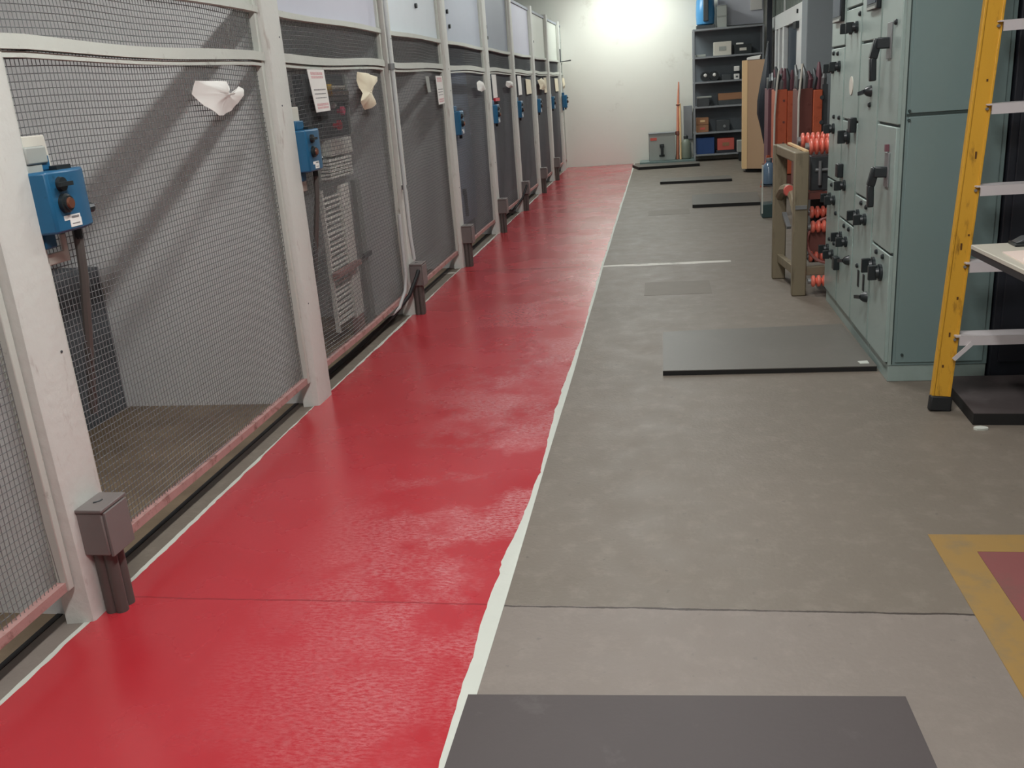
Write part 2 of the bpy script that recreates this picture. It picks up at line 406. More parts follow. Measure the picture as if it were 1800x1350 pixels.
# yellow and maroon marking at the lower right
mb = MB(); mb.prism([(0.842, 2.90, 0), (0.842, 2.02, 0), (0.96, 2.02, 0), (0.96, 2.785, 0), (2.4, 2.785, 0), (2.4, 2.91, 0)], (0, 0, 0.0015))
tag(mb.build('painted_border', OCHRE, smooth=False), 'worn yellow painted border around the maroon floor patch', 'floor marking')
tag(bx(0.961, 2.4, 1.2, 2.784, 0, 0.0015).build('painted_patch', MAROON, smooth=False), 'worn maroon painted floor patch inside the yellow border', 'floor marking')
tag(bx(-0.155, 0.335, 6.64, 7.10, 0, 0.001).build('concrete_patch', PATCH), 'dark rectangular repair patch in the concrete, nearer the big floor plate', 'floor patch')
tag(bx(-0.18, 0.30, 10.85, 11.26, 0, 0.001).build('concrete_patch', PATCH), 'faint dark repair patch in the concrete, beside the grey plate further back', 'floor patch')

# ------------------------------------------------------------------ floor plates
def plate(poly, th, m, label, blob=None):
    t = thing('floor_plate', label, 'floor plate', (sum(p[0] for p in poly) / 4, sum(p[1] for p in poly) / 4, 0))
    part(t, 'plate_top', m, MB().prism([(x, y, th - 0.004) for x, y in poly], (0, 0, 0.004)))
    part(t, 'plate_edge', PLATEEDGE, MB().prism([(x, y, 0) for x, y in poly], (0, 0, th - 0.004)))
    return t
plate([(-0.535, 1.30), (0.585, 1.30), (0.563, 2.02), (-0.529, 1.965)], 0.012, PLATE, 'dark grey floor plate in the foreground beside the white line')
plate([(-0.022, 4.70), (1.06, 4.70), (1.04, 5.56), (-0.021, 5.50)], 0.028, PLATEG, 'large grey floor plate with black edge at the foot of the green cabinets')
plate([(0.342, 11.32), (1.13, 11.27), (1.19, 12.28), (0.37, 12.32)], 0.04, PLATEG, 'grey floor plate beside the water bottle stand')
plate([(-0.045, 14.15), (1.0, 14.06), (1.0, 14.55), (-0.02, 14.62)], 0.04, PLATEG, 'narrow floor plate lying in front of the tan wooden panel')
plate([(-0.42, 16.72), (0.64, 16.8), (0.64, 17.25), (-0.55, 17.3)], 0.05, PLATEG, 'floor plate in front of the grey switch box at the back wall')
plate([(1.284, 3.91), (2.3, 3.86), (2.3, 4.42), (1.30, 4.42)], 0.055, PLATE, 'thick black plate lying under the yellow ladder')
rb = random.Random(4)
def chip(x, y, sx, sy, label):
    pts = []
    for k in range(9):
        a = 2 * math.pi * k / 9; r = rb.uniform(0.75, 1.1); pts.append((x + sx * r * math.cos(a), y + sy * r * math.sin(a), 0))
    tag(MB().prism(pts, (0, 0, 0.008)).build('paint_chip', CHALK), label, 'debris')
chip(1.30, 3.865, 0.035, 0.02, 'white scrap on the floor by the corner of the thick black plate')
tag(MB().prism([(0.985, 4.74, 0.028), (1.03, 4.74, 0.028), (1.03, 4.79, 0.028), (0.98, 4.78, 0.028)], (0, 0, 0.003)).build('paint_chip', CHALK),
    'white scrap lying on the large grey plate beside the green cabinets', 'debris')

# ------------------------------------------------------------------ posts and partitions
XM = -1.85
place = ['nearest the camera, carrying the nearest junction box', 'second from the camera, without a junction box at its foot', 'third from the camera, with a pale conduit beside it',
         'fourth from the camera', 'fifth from the camera', 'sixth from the camera', 'seventh from the camera', 'eighth from the camera', 'furthest back, by the white wall']
for i, (y, wd) in enumerate(zip(PC, PW)):
    t = thing('screen_post', 'chipped white post, ' + place[i], 'post', (-1.86, y, 0), 'white posts between the mesh screens')
    ht = 2.62 if i > 3 else 3.5
    mb = MB(); hw = wd / 2
    n = 14
    rp = random.Random(i)
    rows = []
    for k in range(n + 1):
        z = ht * k / n; j = rp.uniform(-0.003, 0.003)
        rows.append([(-1.885, y - hw, z), (-1.803 + j, y - hw + 0.012 + j, z), (-1.798 + j, y - hw + 0.022, z), (-1.798, y + hw - 0.02, z), (-1.806, y + hw - 0.006 + j, z), (-1.885, y + hw, z)])
    vs = [v for r_ in rows for v in r_]; fs = []
    for k in range(n):
        for j in range(6): fs.append((k * 6 + j, k * 6 + (j + 1) % 6, k * 6 + 6 + (j + 1) % 6, k * 6 + 6 + j))
    fs += [tuple(range(6)), tuple(range(n * 6, n * 6 + 6))]
    part(t, 'shaft', POST, mb.add(vs, fs))
    for k in range(3):
        z = rp.uniform(0.5, 1.9); yy = y + rp.uniform(-hw * 0.6, hw * 0.6)
        part(t, 'nail_head', DARKST, MB().cyl((-1.80, yy, z), (-1.7955, yy, z), 0.004, n=8))
    struct(bx(-3.52, -1.886, y - 0.045, y + 0.045, 0, 2.6).build('wall_partition', GREY_WALL))
struct(bx(-3.54, -3.50, 0.1, YB, 0, 2.6).build('wall_bay', GREY_WALL))
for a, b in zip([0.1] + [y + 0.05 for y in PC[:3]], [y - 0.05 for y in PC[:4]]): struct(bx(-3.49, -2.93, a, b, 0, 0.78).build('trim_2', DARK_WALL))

# ------------------------------------------------------------------ wire mesh screens
def wave(y, z, s): return 0.006 * math.sin(2.1 * y + 3.1 * z + s) + 0.004 * math.sin(5.3 * y - 2.2 * z + 2 * s)
def wire_mesh(y0, y1, z0, z1, seed, cell=0.0186, r=0.00145, cz=0.0212):
    mb = MB(); off = [(r, 0), (0, r), (-r, 0), (0, -r)]
    ny = int((y1 - y0) / cell); nz = int((z1 - z0) / cz)
    for i in range(ny + 1):
        y = y0 + (y1 - y0) * i / ny; o = len(mb.v); K = 9
        for k in range(K + 1):
            z = z0 + (z1 - z0) * k / K; x = XM + wave(y, z, seed) * (1 if 0 < k < K else 0)
            for a, b in off: mb.v.append(Vector((x + a, y + b + 0.5 * wave(z, y, seed + 2), z)))
        for k in range(K):
            for j in range(4): mb.f.append((o + 4 * k + j, o + 4 * k + (j + 1) % 4, o + 4 * k + 4 + (j + 1) % 4, o + 4 * k + 4 + j))
    for i in range(nz + 1):
        z = z0 + (z1 - z0) * i / nz; o = len(mb.v); K = 16
        for k in range(K + 1):
            y = y0 + (y1 - y0) * k / K; x = XM - r * 1.5 + wave(y, z, seed)
            for a, b in off: mb.v.append(Vector((x + a, y, z + b + 0.9 * wave(y * 1.3, z, seed + 4))))
        for k in range(K):
            for j in range(4): mb.f.append((o + 4 * k + j, o + 4 * k + (j + 1) % 4, o + 4 * k + 4 + (j + 1) % 4, o + 4 * k + 4 + j))
    return mb
def rail(y0, y1, z0, z1, x0, x1, seed, amp=0.006):
    mb = MB(); n = 14; vs = []
    for k in range(n + 1):
        y = y0 + (y1 - y0) * k / n; dz = amp * math.sin(3.2 * (y - y0) + seed) * (1 if 0 < k < n else 0.4); dt = 0.3 * amp * math.sin(5 * y + seed)
        vs += [(x0, y, z0 + dz), (x1, y, z0 + dz), (x1, y, z1 + dz + dt), (x0, y, z1 + dz + dt)]
    fs = [(k * 4 + j, k * 4 + (j + 1) % 4, k * 4 + 4 + (j + 1) % 4, k * 4 + 4 + j) for k in range(n) for j in range(4)] + [(0, 1, 2, 3), (n * 4, n * 4 + 1, n * 4 + 2, n * 4 + 3)]
    return mb.add(vs, fs)
bay = ['cut off by the left edge of the picture', 'between the first two posts, with a crumpled sheet pinned on it', 'with the switch panel and white tray behind it',
       'after the third post, with a small white sign at its far end', 'after the fourth post', 'after the fifth post, with a white and red sign', 'after the sixth post',
       'after the seventh post', 'between the last two posts', 'next to the white back wall']
edges = [(0.2, PC[0] - PW[0] / 2)] + [(PC[i] + PW[i] / 2, PC[i + 1] - PW[i + 1] / 2) for i in range(8)] + [(PC[8] + PW[8] / 2, YB)]
for i, (y0, y1) in enumerate(edges):
    t = thing('mesh_screen', 'wire mesh screen ' + bay[i], 'mesh screen', (XM, (y0 + y1) / 2, 0), 'wire mesh screens along the left side')
    part(t, 'wire_mesh', WIRE, wire_mesh(y0 + 0.01, y1 - 0.01, 0.162, 1.93, i * 1.7), smooth=False, fix=False)
    part(t, 'bottom_rail', RUST, rail(y0, y1, 0.135, 0.165, XM - 0.012, XM + 0.018, i, 0.003))
    part(t, 'middle_rail', FRAME, rail(y0, y1, 1.712, 1.752, XM - 0.01, XM + 0.032, i + 1, 0.007))
    part(t, 'lower_middle_rail', FRAME, rail(y0, y1, 1.690, 1.706, XM - 0.01, XM + 0.022, i + 1, 0.006))
    zt = 1.925
    part(t, 'top_rail', FRAME, rail(y0, y1, zt, zt + 0.028, XM - 0.01, XM + 0.03, i + 2, 0.005))
    for yy in (y0 + 0.014, y1 - 0.014):
        part(t, 'stile', FRAME, bx(XM - 0.012, XM + 0.024, yy - 0.014, yy + 0.014, 0.135, 2.56), bevel=0.003)
    if i < 2:
        part(t, 'top_beam', FRAME, bx(XM - 0.02, XM + 0.01, y0, y1, zt + 0.029, 2.03))
    else:
        pi = [0, 1, 2, 3, 4, 5, 5, 1][i - 2]
        part(t, 'top_panel', PANELS[pi], bx(XM - 0.03, XM + 0.004, y0, y1, zt + 0.029, 2.555))
        part(t, 'cornice', PANELS[3 if i > 4 else pi], bx(XM - 0.04, XM + 0.02, y0, y1, 2.556, 2.59), bevel=0.003)
        dots = {3: [(7.35, 2.17)], 4: [(8.42, 2.31), (8.45, 2.20), (8.62, 2.33), (8.5, 2.08)], 5: [(10.3, 2.24), (10.34, 2.17), (10.37, 2.06)], 6: [(12.15, 2.2)],
                7: [(14.2, 2.16)], 8: [(16.0, 2.16)]}.get(i, [])
        for (dy, dz) in dots:
            part(t, 'panel_knob', BLACKP, MB().cyl((XM + 0.004, dy, dz), (XM + 0.022, dy, dz), 0.018, n=12))

# sheet-metal equipment fronts standing close behind the screens from the third bay on
eq = ['behind the fourth bay of mesh', 'behind the fifth bay of mesh', 'behind the sixth bay of mesh', 'behind the seventh bay of mesh', 'behind the eighth bay of mesh']
for k, i in enumerate(range(4, 9)):
    y0, y1 = edges[i]
    t = thing('equipment_cubicle', 'blue grey sheet metal cubicle ' + eq[k], 'cubicle', (-2.2, (y0 + y1) / 2, 0), 'sheet metal cubicles behind the screens')
    xf = -2.02
    part(t, 'body', BACKPAN, bx(-2.6, xf, y0 + 0.03, y1 - 0.03, 0.22, 2.5), bevel=0.006)
    part(t, 'foot_rail', DARKST, bx(-2.55, xf - 0.03, y0 + 0.05, y1 - 0.05, 0, 0.22))
    ym = y0 + (y1 - y0) * 0.62
    part(t, 'handle', BLACKP, MB().beam((xf + 0.02, ym, 0.55), (xf + 0.02, ym + 0.02, 0.30), 0.03, 0.02).box(xf, xf + 0.03, ym - 0.03, ym + 0.03, 0.52, 0.58))

# ------------------------------------------------------------------ switch equipment in the second bay
t = thing('switchboard', 'dark switch panel with red knobs behind the second mesh screen', 'switch panel', (-2.1, 5.7, 1.3))
part(t, 'backplate', DARKST, bx(-2.12, -2.06, 5.35, 6.1, 1.30, 1.68))
part(t, 'frame', GREYC, MB().box(-2.06, -2.045, 6.08, 6.11, 1.30, 1.68).box(-2.06, -2.045, 5.72, 6.1, 1.52, 1.545))
part(t, 'terminal_strip', CREAM, MB().box(-2.06, -2.03, 5.76, 6.02, 1.585, 1.61).box(-2.06, -2.03, 5.72, 6.08, 1.55, 1.575))
part(t, 'yellow_terminal', mat('yellow plastic', (214, 176, 60), 0.5), bx(-2.06, -2.028, 5.68, 5.76, 1.55, 1.62))
part(t, 'emergency_knob', REDPL, MB().lathe((-2.06, 5.79, 1.37), (1, 0, 0), [(0, 0.014), (0.03, 0.014), (0.03, 0.032), (0.05, 0.03), (0.055, 0.012)]))
part(t, 'selector_knob', mat('pink plastic', (206, 76, 104), 0.4), MB().lathe((-2.06, 5.9, 1.455), (1, 0, 0), [(0, 0.014), (0.025, 0.014), (0.025, 0.028), (0.045, 0.026)]))
part(t, 'pilot_lamp', mat('white lens', (236, 240, 240), 0.2), MB().lathe((-2.06, 5.8, 1.495), (1, 0, 0), [(0, 0.02), (0.02, 0.02), (0.03, 0.012)]))
part(t, 'relay', BLACKP, MB().box(-2.06, -2.0, 5.42, 5.56, 1.36, 1.44).box(-2.06, -2.01, 5.44, 5.52, 1.47, 1.56))
t = thing('vented_box', 'cream ribbed vent box under the switch panel', 'vent box', (-2.1, 5.75, 1.05))
part(t, 'cover', TRAYW, bx(-2.1, -2.03, 5.62, 6.02, 1.19, 1.29), bevel=0.004)
mb = MB()
for k in range(6): mb.box(-2.09, -2.03, 5.54, 5.98, 1.055 + k * 0.021, 1.069 + k * 0.021)
part(t, 'louvre', TRAYW, mb)
part(t, 'housing', GREYC, bx(-2.12, -2.09, 5.52, 6.0, 1.04, 1.28))
t = thing('cable_tray', 'whitish cable tray riser standing behind the second mesh screen', 'cable tray', (-2.08, 5.75, 0.06))
mb = MB(); mb.box(-2.09, -2.06, 5.78, 5.94, 0.12, 1.0)
part(t, 'cover_strip', TRAYW, mb, bevel=0.003)
mb = MB()
for k in range(26): mb.box(-2.085, -2.07, 5.46, 5.78, 0.14 + k * 0.032, 0.152 + k * 0.032)
mb.box(-2.09, -2.065, 5.44, 5.46, 0.1, 1.0)
part(t, 'rung', TRAYW, mb)
part(t, 'bracket', RUST, MB().box(-2.06, -2.02, 5.42, 5.9, 0.46, 0.49))
part(t, 'foot', RUST, bx(-2.09, -2.05, 5.76, 5.9, 0, 0.12))
t = thing('riser_strip', 'grey flat strip with bracket right of the cable tray', 'strip', (-2.08, 6.08, 0.2))
part(t, 'strip', GREYC, bx(-2.09, -2.06, 6.07, 6.17, 0.0, 1.0))
part(t, 'bracket', DARKST, bx(-2.06, -2.04, 6.04, 6.2, 0.47, 0.5))
t = thing('contact_springs', 'dark coiled contact springs behind the second mesh screen, near the second post', 'springs', (-1.98, 4.95, 1.3))
mb = MB()
for k in range(5): mb.tube([(-1.99 + 0.02 * math.cos(a / 6 * 2 * math.pi), 4.92 + 0.035 * math.sin(a / 6 * 2 * math.pi), 1.44 + 0.03 * k) for a in range(7)], 0.006, 6, False)
part(t, 'spring', BLACKP, mb)
part(t, 'mount', CREAM, MB().box(-2.03, -2.0, 4.446, 4.98, 1.34, 1.40))

# ------------------------------------------------------------------ blue push-button stations
def station(y, z0, sc, label, full, xo=0.0):
    t = thing('button_station', label, 'button station', (-1.8, y, z0), 'blue button stations fixed beside the posts')
    X = -1.842 + xo; W = 0.23 * sc; H = 0.18 * sc; D = 0.085
    # housing: a chamfered casting facing the corridor
    prof = [(X, y - 0.01), (X + D * 0.45, y - 0.01), (X + D, y + W * 0.05), (X + D, y + W * 0.66), (X + D * 0.7, y + W), (X, y + W)]
    part(t, 'housing', BLUE, MB().prism([(a, b, z0) for a, b in prof], (0, 0, H)), bevel=0.008)
    part(t, 'mounting_lug', BLUE, bx(X + 0.0, X + 0.035, y + 0.03, y + W * 0.5, z0 + H, z0 + H + 0.045), bevel=0.005)
    part(t, 'mounting_lug', BLUE, bx(X, X + 0.03, y + 0.02, y + W * 0.32, z0 - 0.045, z0), bevel=0.005)
    ym = y + W * 0.29; xf = X + D
    b = part(t, 'push_button', BLACKP, MB().lathe((xf, ym, z0 + H * 0.47), (1, 0, 0), [(0, 0.028), (0.012, 0.028), (0.014, 0.022), (0.02, 0.022)]))
    part(b, 'button_cap', COPPER, MB().lathe((xf + 0.02, ym, z0 + H * 0.47), (1, 0, 0), [(0, 0.017), (0.006, 0.015)]))
    part(t, 'toggle', BLACKP, MB().lathe((xf, ym, z0 + H * 0.78), (1, 0, 0), [(0, 0.022), (0.012, 0.02)]).box(xf + 0.012, xf + 0.024, ym - 0.03, ym + 0.03, z0 + H * 0.78 - 0.006, z0 + H * 0.78 + 0.006))
    s = part(t, 'label_sticker', PAPER, bx(xf, xf + 0.0015, ym + 0.01, ym + 0.065, z0 + 0.012, z0 + 0.036).box(xf, xf + 0.0012, ym - 0.015, ym + 0.063, z0 + 0.034, z0 + 0.048))
    part(s, 'print', DARKINK, bx(xf + 0.0016, xf + 0.0022, ym + 0.02, ym + 0.055, z0 + 0.038, z0 + 0.044).box(xf + 0.0016, xf + 0.0022, ym + 0.018, ym + 0.055, z0 + 0.02, z0 + 0.023))
    part(t, 'cable_gland', BLACKP, MB().cyl((X + 0.04, y + W * 0.72, z0 - 0.035), (X + 0.04, y + W * 0.72, z0), 0.014, n=10))
    part(t, 'side_gland', BLACKP, MB().cyl((X + 0.04, y + W, z0 + 0.05), (X + 0.04, y + W + 0.03, z0 + 0.05), 0.016, n=10))
    if full:
        part(t, 'top_cap', BLACKP, MB().box(X + 0.02, X + 0.06, y + W * 0.45, y + W * 0.75, z0 + H, z0 + H + 0.012))
        part(t, 'cable', CONDUIT, MB().tube([(X + 0.04, y + W * 0.72, z0 - 0.03), (X + 0.03, y + W * 0.72, z0 - 0.15), (X, y + W * 0.76, z0 - 0.3), (X - 0.03, y + W * 0.8, z0 - 0.45), (X - 0.06, y + W * 0.82, z0 - 0.62)], 0.014, 8))
    return t
where = ['nearest the camera, beside the first post', 'beside the second post', 'beside the fourth post', 'beside the fifth post', 'beside the sixth post', 'beside the seventh post', 'beside the eighth post', 'furthest back, standing out against the white wall']
for k, (y, z, s) in enumerate([(2.445, 1.193, 1.0), (4.505, 1.18, 1.15), (8.22, 1.155, 1.15), (10.18, 1.17, 1.1), (11.99, 1.16, 1.15), (13.95, 1.16, 1.1), (15.79, 1.16, 1.1), (17.47, 1.13, 1.25)]):
    station(y, z, s, 'blue cast push button station ' + where[k], k < 2, 0.046 if k == 7 else 0.0)
# cream mounting plate and handle behind the nearest station
t = thing('mounting_plate', 'cream mounting plate with grey latch box behind the nearest blue station', 'mounting plate', (-1.81, 2.36, 1.05))
part(t, 'upper_plate', CREAM, MB().prism([(-1.845, 2.40, 1.34), (-1.845, 2.56, 1.34), (-1.845, 2.61, 1.36), (-1.845, 2.60, 1.475), (-1.845, 2.40, 1.475)], (0.008, 0, 0)), bevel=0.003)
part(t, 'lower_plate', CREAM, MB().prism([(-1.845, 2.44, 1.095), (-1.845, 2.60, 1.095), (-1.845, 2.60, 1.18), (-1.845, 2.575, 1.18), (-1.845, 2.575, 1.13), (-1.845, 2.44, 1.13)], (0.008, 0, 0)), bevel=0.003)
part(t, 'latch_box', GREYC, bx(-1.836, -1.80, 2.45, 2.545, 1.395, 1.445), bevel=0.005)
part(t, 'latch_base', GREYC, bx(-1.836, -1.805, 2.45, 2.52, 1.345, 1.395), bevel=0.004)
part(t, 'slot', BLACKP, bx(-1.837, -1.832, 2.548, 2.575, 1.395, 1.445))
part(t, 'ear', CREAM, MB().prism([(-1.80, 2.445, 1.205), (-1.80, 2.475, 1.205), (-1.80, 2.475, 1.27), (-1.80, 2.462, 1.285), (-1.80, 2.445, 1.27)], (-0.03, 0, 0)))
t = thing('mounting_plate', 'small cream bracket plate beside the blue station at the second post', 'mounting plate', (-1.81, 4.4, 1.1))
part(t, 'plate', CREAM, bx(-1.845, -1.835, 4.50, 4.66, 1.39, 1.50), bevel=0.003)
part(t, 'lower_plate', CREAM, bx(-1.845, -1.835, 4.52, 4.64, 1.08, 1.13), bevel=0.003)

# ------------------------------------------------------------------ junction boxes at the post feet
def jbox(y, label, cable=0):
    t = thing('junction_box', label, 'junction box', (-1.71, y - 0.03, 0), 'grey junction boxes at the feet of the posts')
    x0, x1, y0, y1, z0, z1 = -1.797, -1.706, y - 0.058, y + 0.07, 0.22, 0.377
    part(t, 'box', JBOX, bx(x0, x1 - 0.006, y0, y1, z0, z1 - 0.012), bevel=0.004)
    part(t, 'lid', JBOX, bx(x0 - 0.0, x1, y0 - 0.004, y1 + 0.004, z1 - 0.012, z1), bevel=0.003)
    part(t, 'side_cover', JBOX, bx(x1 - 0.006, x1 + 0.004, y0 + 0.006, y1 - 0.004, z0 - 0.006, z1 - 0.014), bevel=0.002)
    part(t, 'lid_mark', BLACKP, MB().tube([(-1.765, y - 0.01, z1 + 0.001), (-1.752, y + 0.002, z1 + 0.001), (-1.75, y + 0.016, z1 + 0.001)], 0.003, 6))
    for k, (dx, dy) in enumerate(((-1.772, y - 0.022), (-1.742, y - 0.018), (-1.748, y + 0.028))):
        part(t, 'conduit', CONDUIT, MB().cyl((dx, dy, 0.0), (dx, dy, z0), 0.0205, n=14))
    if cable:
        part(t, 'cable', BLACK, MB().tube([(-1.73, y - 0.062, 0.33), (-1.735, y - 0.10, 0.3), (-1.78, y - 0.18, 0.18), (-1.86, y - 0.32, 0.08), (-1.92, y - 0.6, 0.03), (-1.93, y - 0.9, 0.02)], 0.014, 8))
for k, (y, lab) in enumerate([(PC[0], 'nearest the camera, lit on its lid'), (PC[2] - 0.05, 'with a black cable looping from it'), (PC[3], 'at the fourth post'),
                              (PC[4], 'at the fifth post'), (PC[5], 'at the sixth post'), (PC[6], 'at the seventh post'), (PC[7], 'at the eighth post')]):
    jbox(y, 'grey metal junction box on short conduits ' + lab, k in (1, 4))
t = thing('conduit_pipe', 'pale conduit pipe running down the third post into the junction box', 'conduit', (-1.76, 6.27, 0))
part(t, 'pipe', PALECON, MB().tube([(-1.775, 6.27, 3.5), (-1.775, 6.27, 1.2), (-1.765, 6.25, 0.6), (-1.75, 6.24, 0.415)], 0.013, 10))
part(t, 'clamp', STEEL, MB().cyl((-1.775, 6.27, 1.69), (-1.775, 6.27, 1.73), 0.022, n=12).cyl((-1.775, 6.27, 0.9), (-1.775, 6.27, 0.93), 0.02, n=12))
tag(MB().tube([(-1.79, 6.12, 0.75), (-1.79, 6.12, 0.33), (-1.80, 6.10, 0.22), (-1.83, 6.02, 0.12), (-1.90, 5.9, 0.06)], 0.012, 10).build('conduit_pipe', PALECON), 'pale bent conduit curving into the floor gap before the third post', 'conduit')
tag(MB().tube([(-1.93, 4.75, 0.03), (-1.93, 5.2, 0.022), (-1.925, 5.7, 0.03), (-1.93, 6.2, 0.018)], 0.014, 8).build('floor_cable', BLACK), 'black cable lying in the gap under the second mesh screen', 'cable')
tag(MB().tube([(-1.93, 10.3, 0.02), (-1.92, 10.8, 0.05), (-1.92, 11.2, 0.10), (-1.9, 11.6, 0.03)], 0.03, 8).build('floor_cable', BLACK), 'thick black cable bundle under the mesh screen before the sixth post', 'cable')

# ------------------------------------------------------------------ papers on the screens
def flat_sign(pts, x, label, red=True, m=PAPER, tilt=0.0):
    """pts: (y,z) corners from upper left clockwise"""
    t = thing('warning_sign', label, 'sign', (x, pts[0][0], pts[3][1]), 'signs hung on the mesh screens')
    part(t, 'sheet', m, MB().prism([(x, a, b) for a, b in pts], (0.003, 0, 0)))
    if red:
        (ya, za), (yb, zb), (yc, zc), (yd, zd) = pts
        def P(u, v):
            y = (ya * (1 - u) + yb * u) * (1 - v) + (yd * (1 - u) + yc * u) * v
            z = (za * (1 - u) + zb * u) * (1 - v) + (zd * (1 - u) + zc * u) * v
            return (x + 0.0032, y, z)
        def marks(rows, m_, nm, seed):
            rr = random.Random(seed); mb = MB()
            for v0, v1 in rows:
                u = 0.14
                while u < 0.86:
                    du = rr.uniform(0.05, 0.09)
                    mb.prism([P(u, v0), P(u + du * 0.7, v0), P(u + du * 0.7, v1), P(u, v1)], (0.0006, 0, 0)); u += du
            part(t, nm, m_, mb, smooth=False)
        marks([(0.06, 0.13), (0.15, 0.21), (0.80, 0.86), (0.88, 0.93)], REDINK, 'red_lettering', 3)
        marks([(0.46, 0.49), (0.56, 0.585), (0.66, 0.68)], DARKINK, 'small_print', 5)
    return t
flat_sign([(4.80, 1.682), (5.05, 1.682), (5.08, 1.468), (4.86, 1.464)], -1.815, 'white sign with faded red lettering on the second mesh screen')
flat_sign([(7.70, 1.66), (7.93, 1.66), (7.95, 1.44), (7.73, 1.432)], -1.82, 'white sign with grey print before the fourth post')
flat_sign([(7.36, 1.655), (7.47, 1.655), (7.50, 1.535), (7.40, 1.535)], -1.822, 'narrow grey tag left of the white sign before the fourth post', False, GREYC)
flat_sign([(10.435, 1.685), (10.720, 1.685), (10.741, 1.44), (10.475, 1.435)], -1.838, 'white sign with red foot hanging after the fifth post', False)
tag(bx(-1.845, -1.82, 10.50, 10.78, 1.40, 1.434).build('red_lamp', REDPL), 'small red lamp under the white sign after the fifth post', 'lamp')
flat_sign([(12.354, 1.68), (12.681, 1.68), (12.701, 1.44), (12.395, 1.435)], -1.838, 'narrow white sign after the sixth post', False)
flat_sign([(13.107, 1.64), (13.617, 1.63), (13.668, 1.44), (13.158, 1.435)], -1.838, 'white paper before the seventh post', False, PAPERY)
flat_sign([(15.175, 1.66), (15.527, 1.66), (15.577, 1.43), (15.226, 1.43)], -1.838, 'cream paper before the eighth post', False, PAPERY)
flat_sign([(16.75, 1.65), (17.3, 1.65), (17.4, 1.43), (16.85, 1.43)], -1.838, 'cream sign before the last post', False, PAPERY)

def crumple(outline, x, bulge, label, m, seed, hole=None):
    """a sheet hanging on the mesh: outline in (y,z), triangulated over a lumpy inner grid, given thickness"""
    rr = random.Random(seed)
    cy = sum(p[0] for p in outline) / len(outline); cz = sum(p[1] for p in outline) / len(outline)
    rings = [1.0, 0.72, 0.42, 0.15]; n = len(outline); vs = []
    for ri, s in enumerate(rings):
        for (a, b) in outline:
            k = (1 - s)
            yy, zz = cy + (a - cy) * s, cz + (b - cz) * s
            vs.append((x + bulge * (0.15 + 0.5 * k * (2 - k)) + 0.012 * math.sin(17 * yy + 9 * zz + seed) * math.sin(31 * zz - 7 * yy) + rr.uniform(-1, 1) * 0.0025, yy, zz))
    fs = [(r * n + i, r * n + (i + 1) % n, (r + 1) * n + (i + 1) % n, (r + 1) * n + i) for r in range(len(rings) - 1) for i in range(n)]
    fs.append(tuple(range((len(rings) - 1) * n, len(rings) * n)))
    o = MB().add(vs, fs).build('crumpled_sheet', m, smooth=True)
    md = o.modifiers.new('thick', 'SOLIDIFY'); md.thickness = 0.0015
    return tag(o, label, 'paper', 'torn sheets hanging on the mesh')
def densify(p, k=3):
    out = []
    for i, a in enumerate(p):
        b = p[(i + 1) % len(p)]
        for j in range(k): out.append((a[0] + (b[0] - a[0]) * j / k, a[1] + (b[1] - a[1]) * j / k))
    return out
crumple(densify([(3.539, 1.626), (3.70, 1.625), (3.824, 1.623), (3.802, 1.598), (3.83, 1.575), (3.895, 1.572), (3.905, 1.592), (3.94, 1.603), (3.972, 1.592), (3.95, 1.565), (3.90, 1.535), (3.84, 1.505), (3.76, 1.488), (3.695, 1.489), (3.60, 1.53), (3.517, 1.577)]),
        -1.81, 0.03, 'crumpled off-white sheet with a bite out of its corner on the first mesh screen', PAPER, 2)
crumple(densify([(5.598, 1.675), (5.8, 1.665), (6.011, 1.647), (5.90, 1.59), (5.872, 1.543), (5.894, 1.481), (5.80, 1.46), (5.702, 1.452), (5.64, 1.47), (5.586, 1.505), (5.63, 1.55), (5.611, 1.60)]),
        -1.81, 0.05, 'curled yellowish sheet with folded foot on the second mesh screen', PAPERY, 5)
crumple(densify([(9.33, 1.60), (9.5, 1.62), (9.72, 1.59), (9.78, 1.53), (9.6, 1.51), (9.35, 1.53)]), -1.80, 0.03, 'small crumpled white paper before the fifth post', PAPER, 6)
crumple(densify([(11.2, 1.61), (11.5, 1.615), (11.7, 1.59), (11.6, 1.54), (11.35, 1.53), (11.2, 1.56)]), -1.80, 0.03, 'small crumpled white paper before the sixth post', PAPER, 7)
crumple(densify([(14.1, 1.62), (14.5, 1.65), (14.95, 1.61), (15.0, 1.52), (14.7, 1.47), (14.2, 1.49)]), -1.79, 0.04, 'rounded pinkish paper after the seventh post', PAPERY, 8)
crumple(densify([(17.7, 1.66), (17.95, 1.65), (18.0, 1.5), (17.9, 1.46), (17.7, 1.5)]), -1.80, 0.05, 'curled pale sheet after the last post', PAPERY, 9)

# a small hook arm on the last post
tag(MB().tube([(-1.79, 17.5, 2.15), (-1.79, 17.5, 1.93), (-1.6, 17.5, 1.945)], 0.012, 8).build('hook_arm', DARKST), 'small dark hook arm on the last post before the back wall', 'hook')

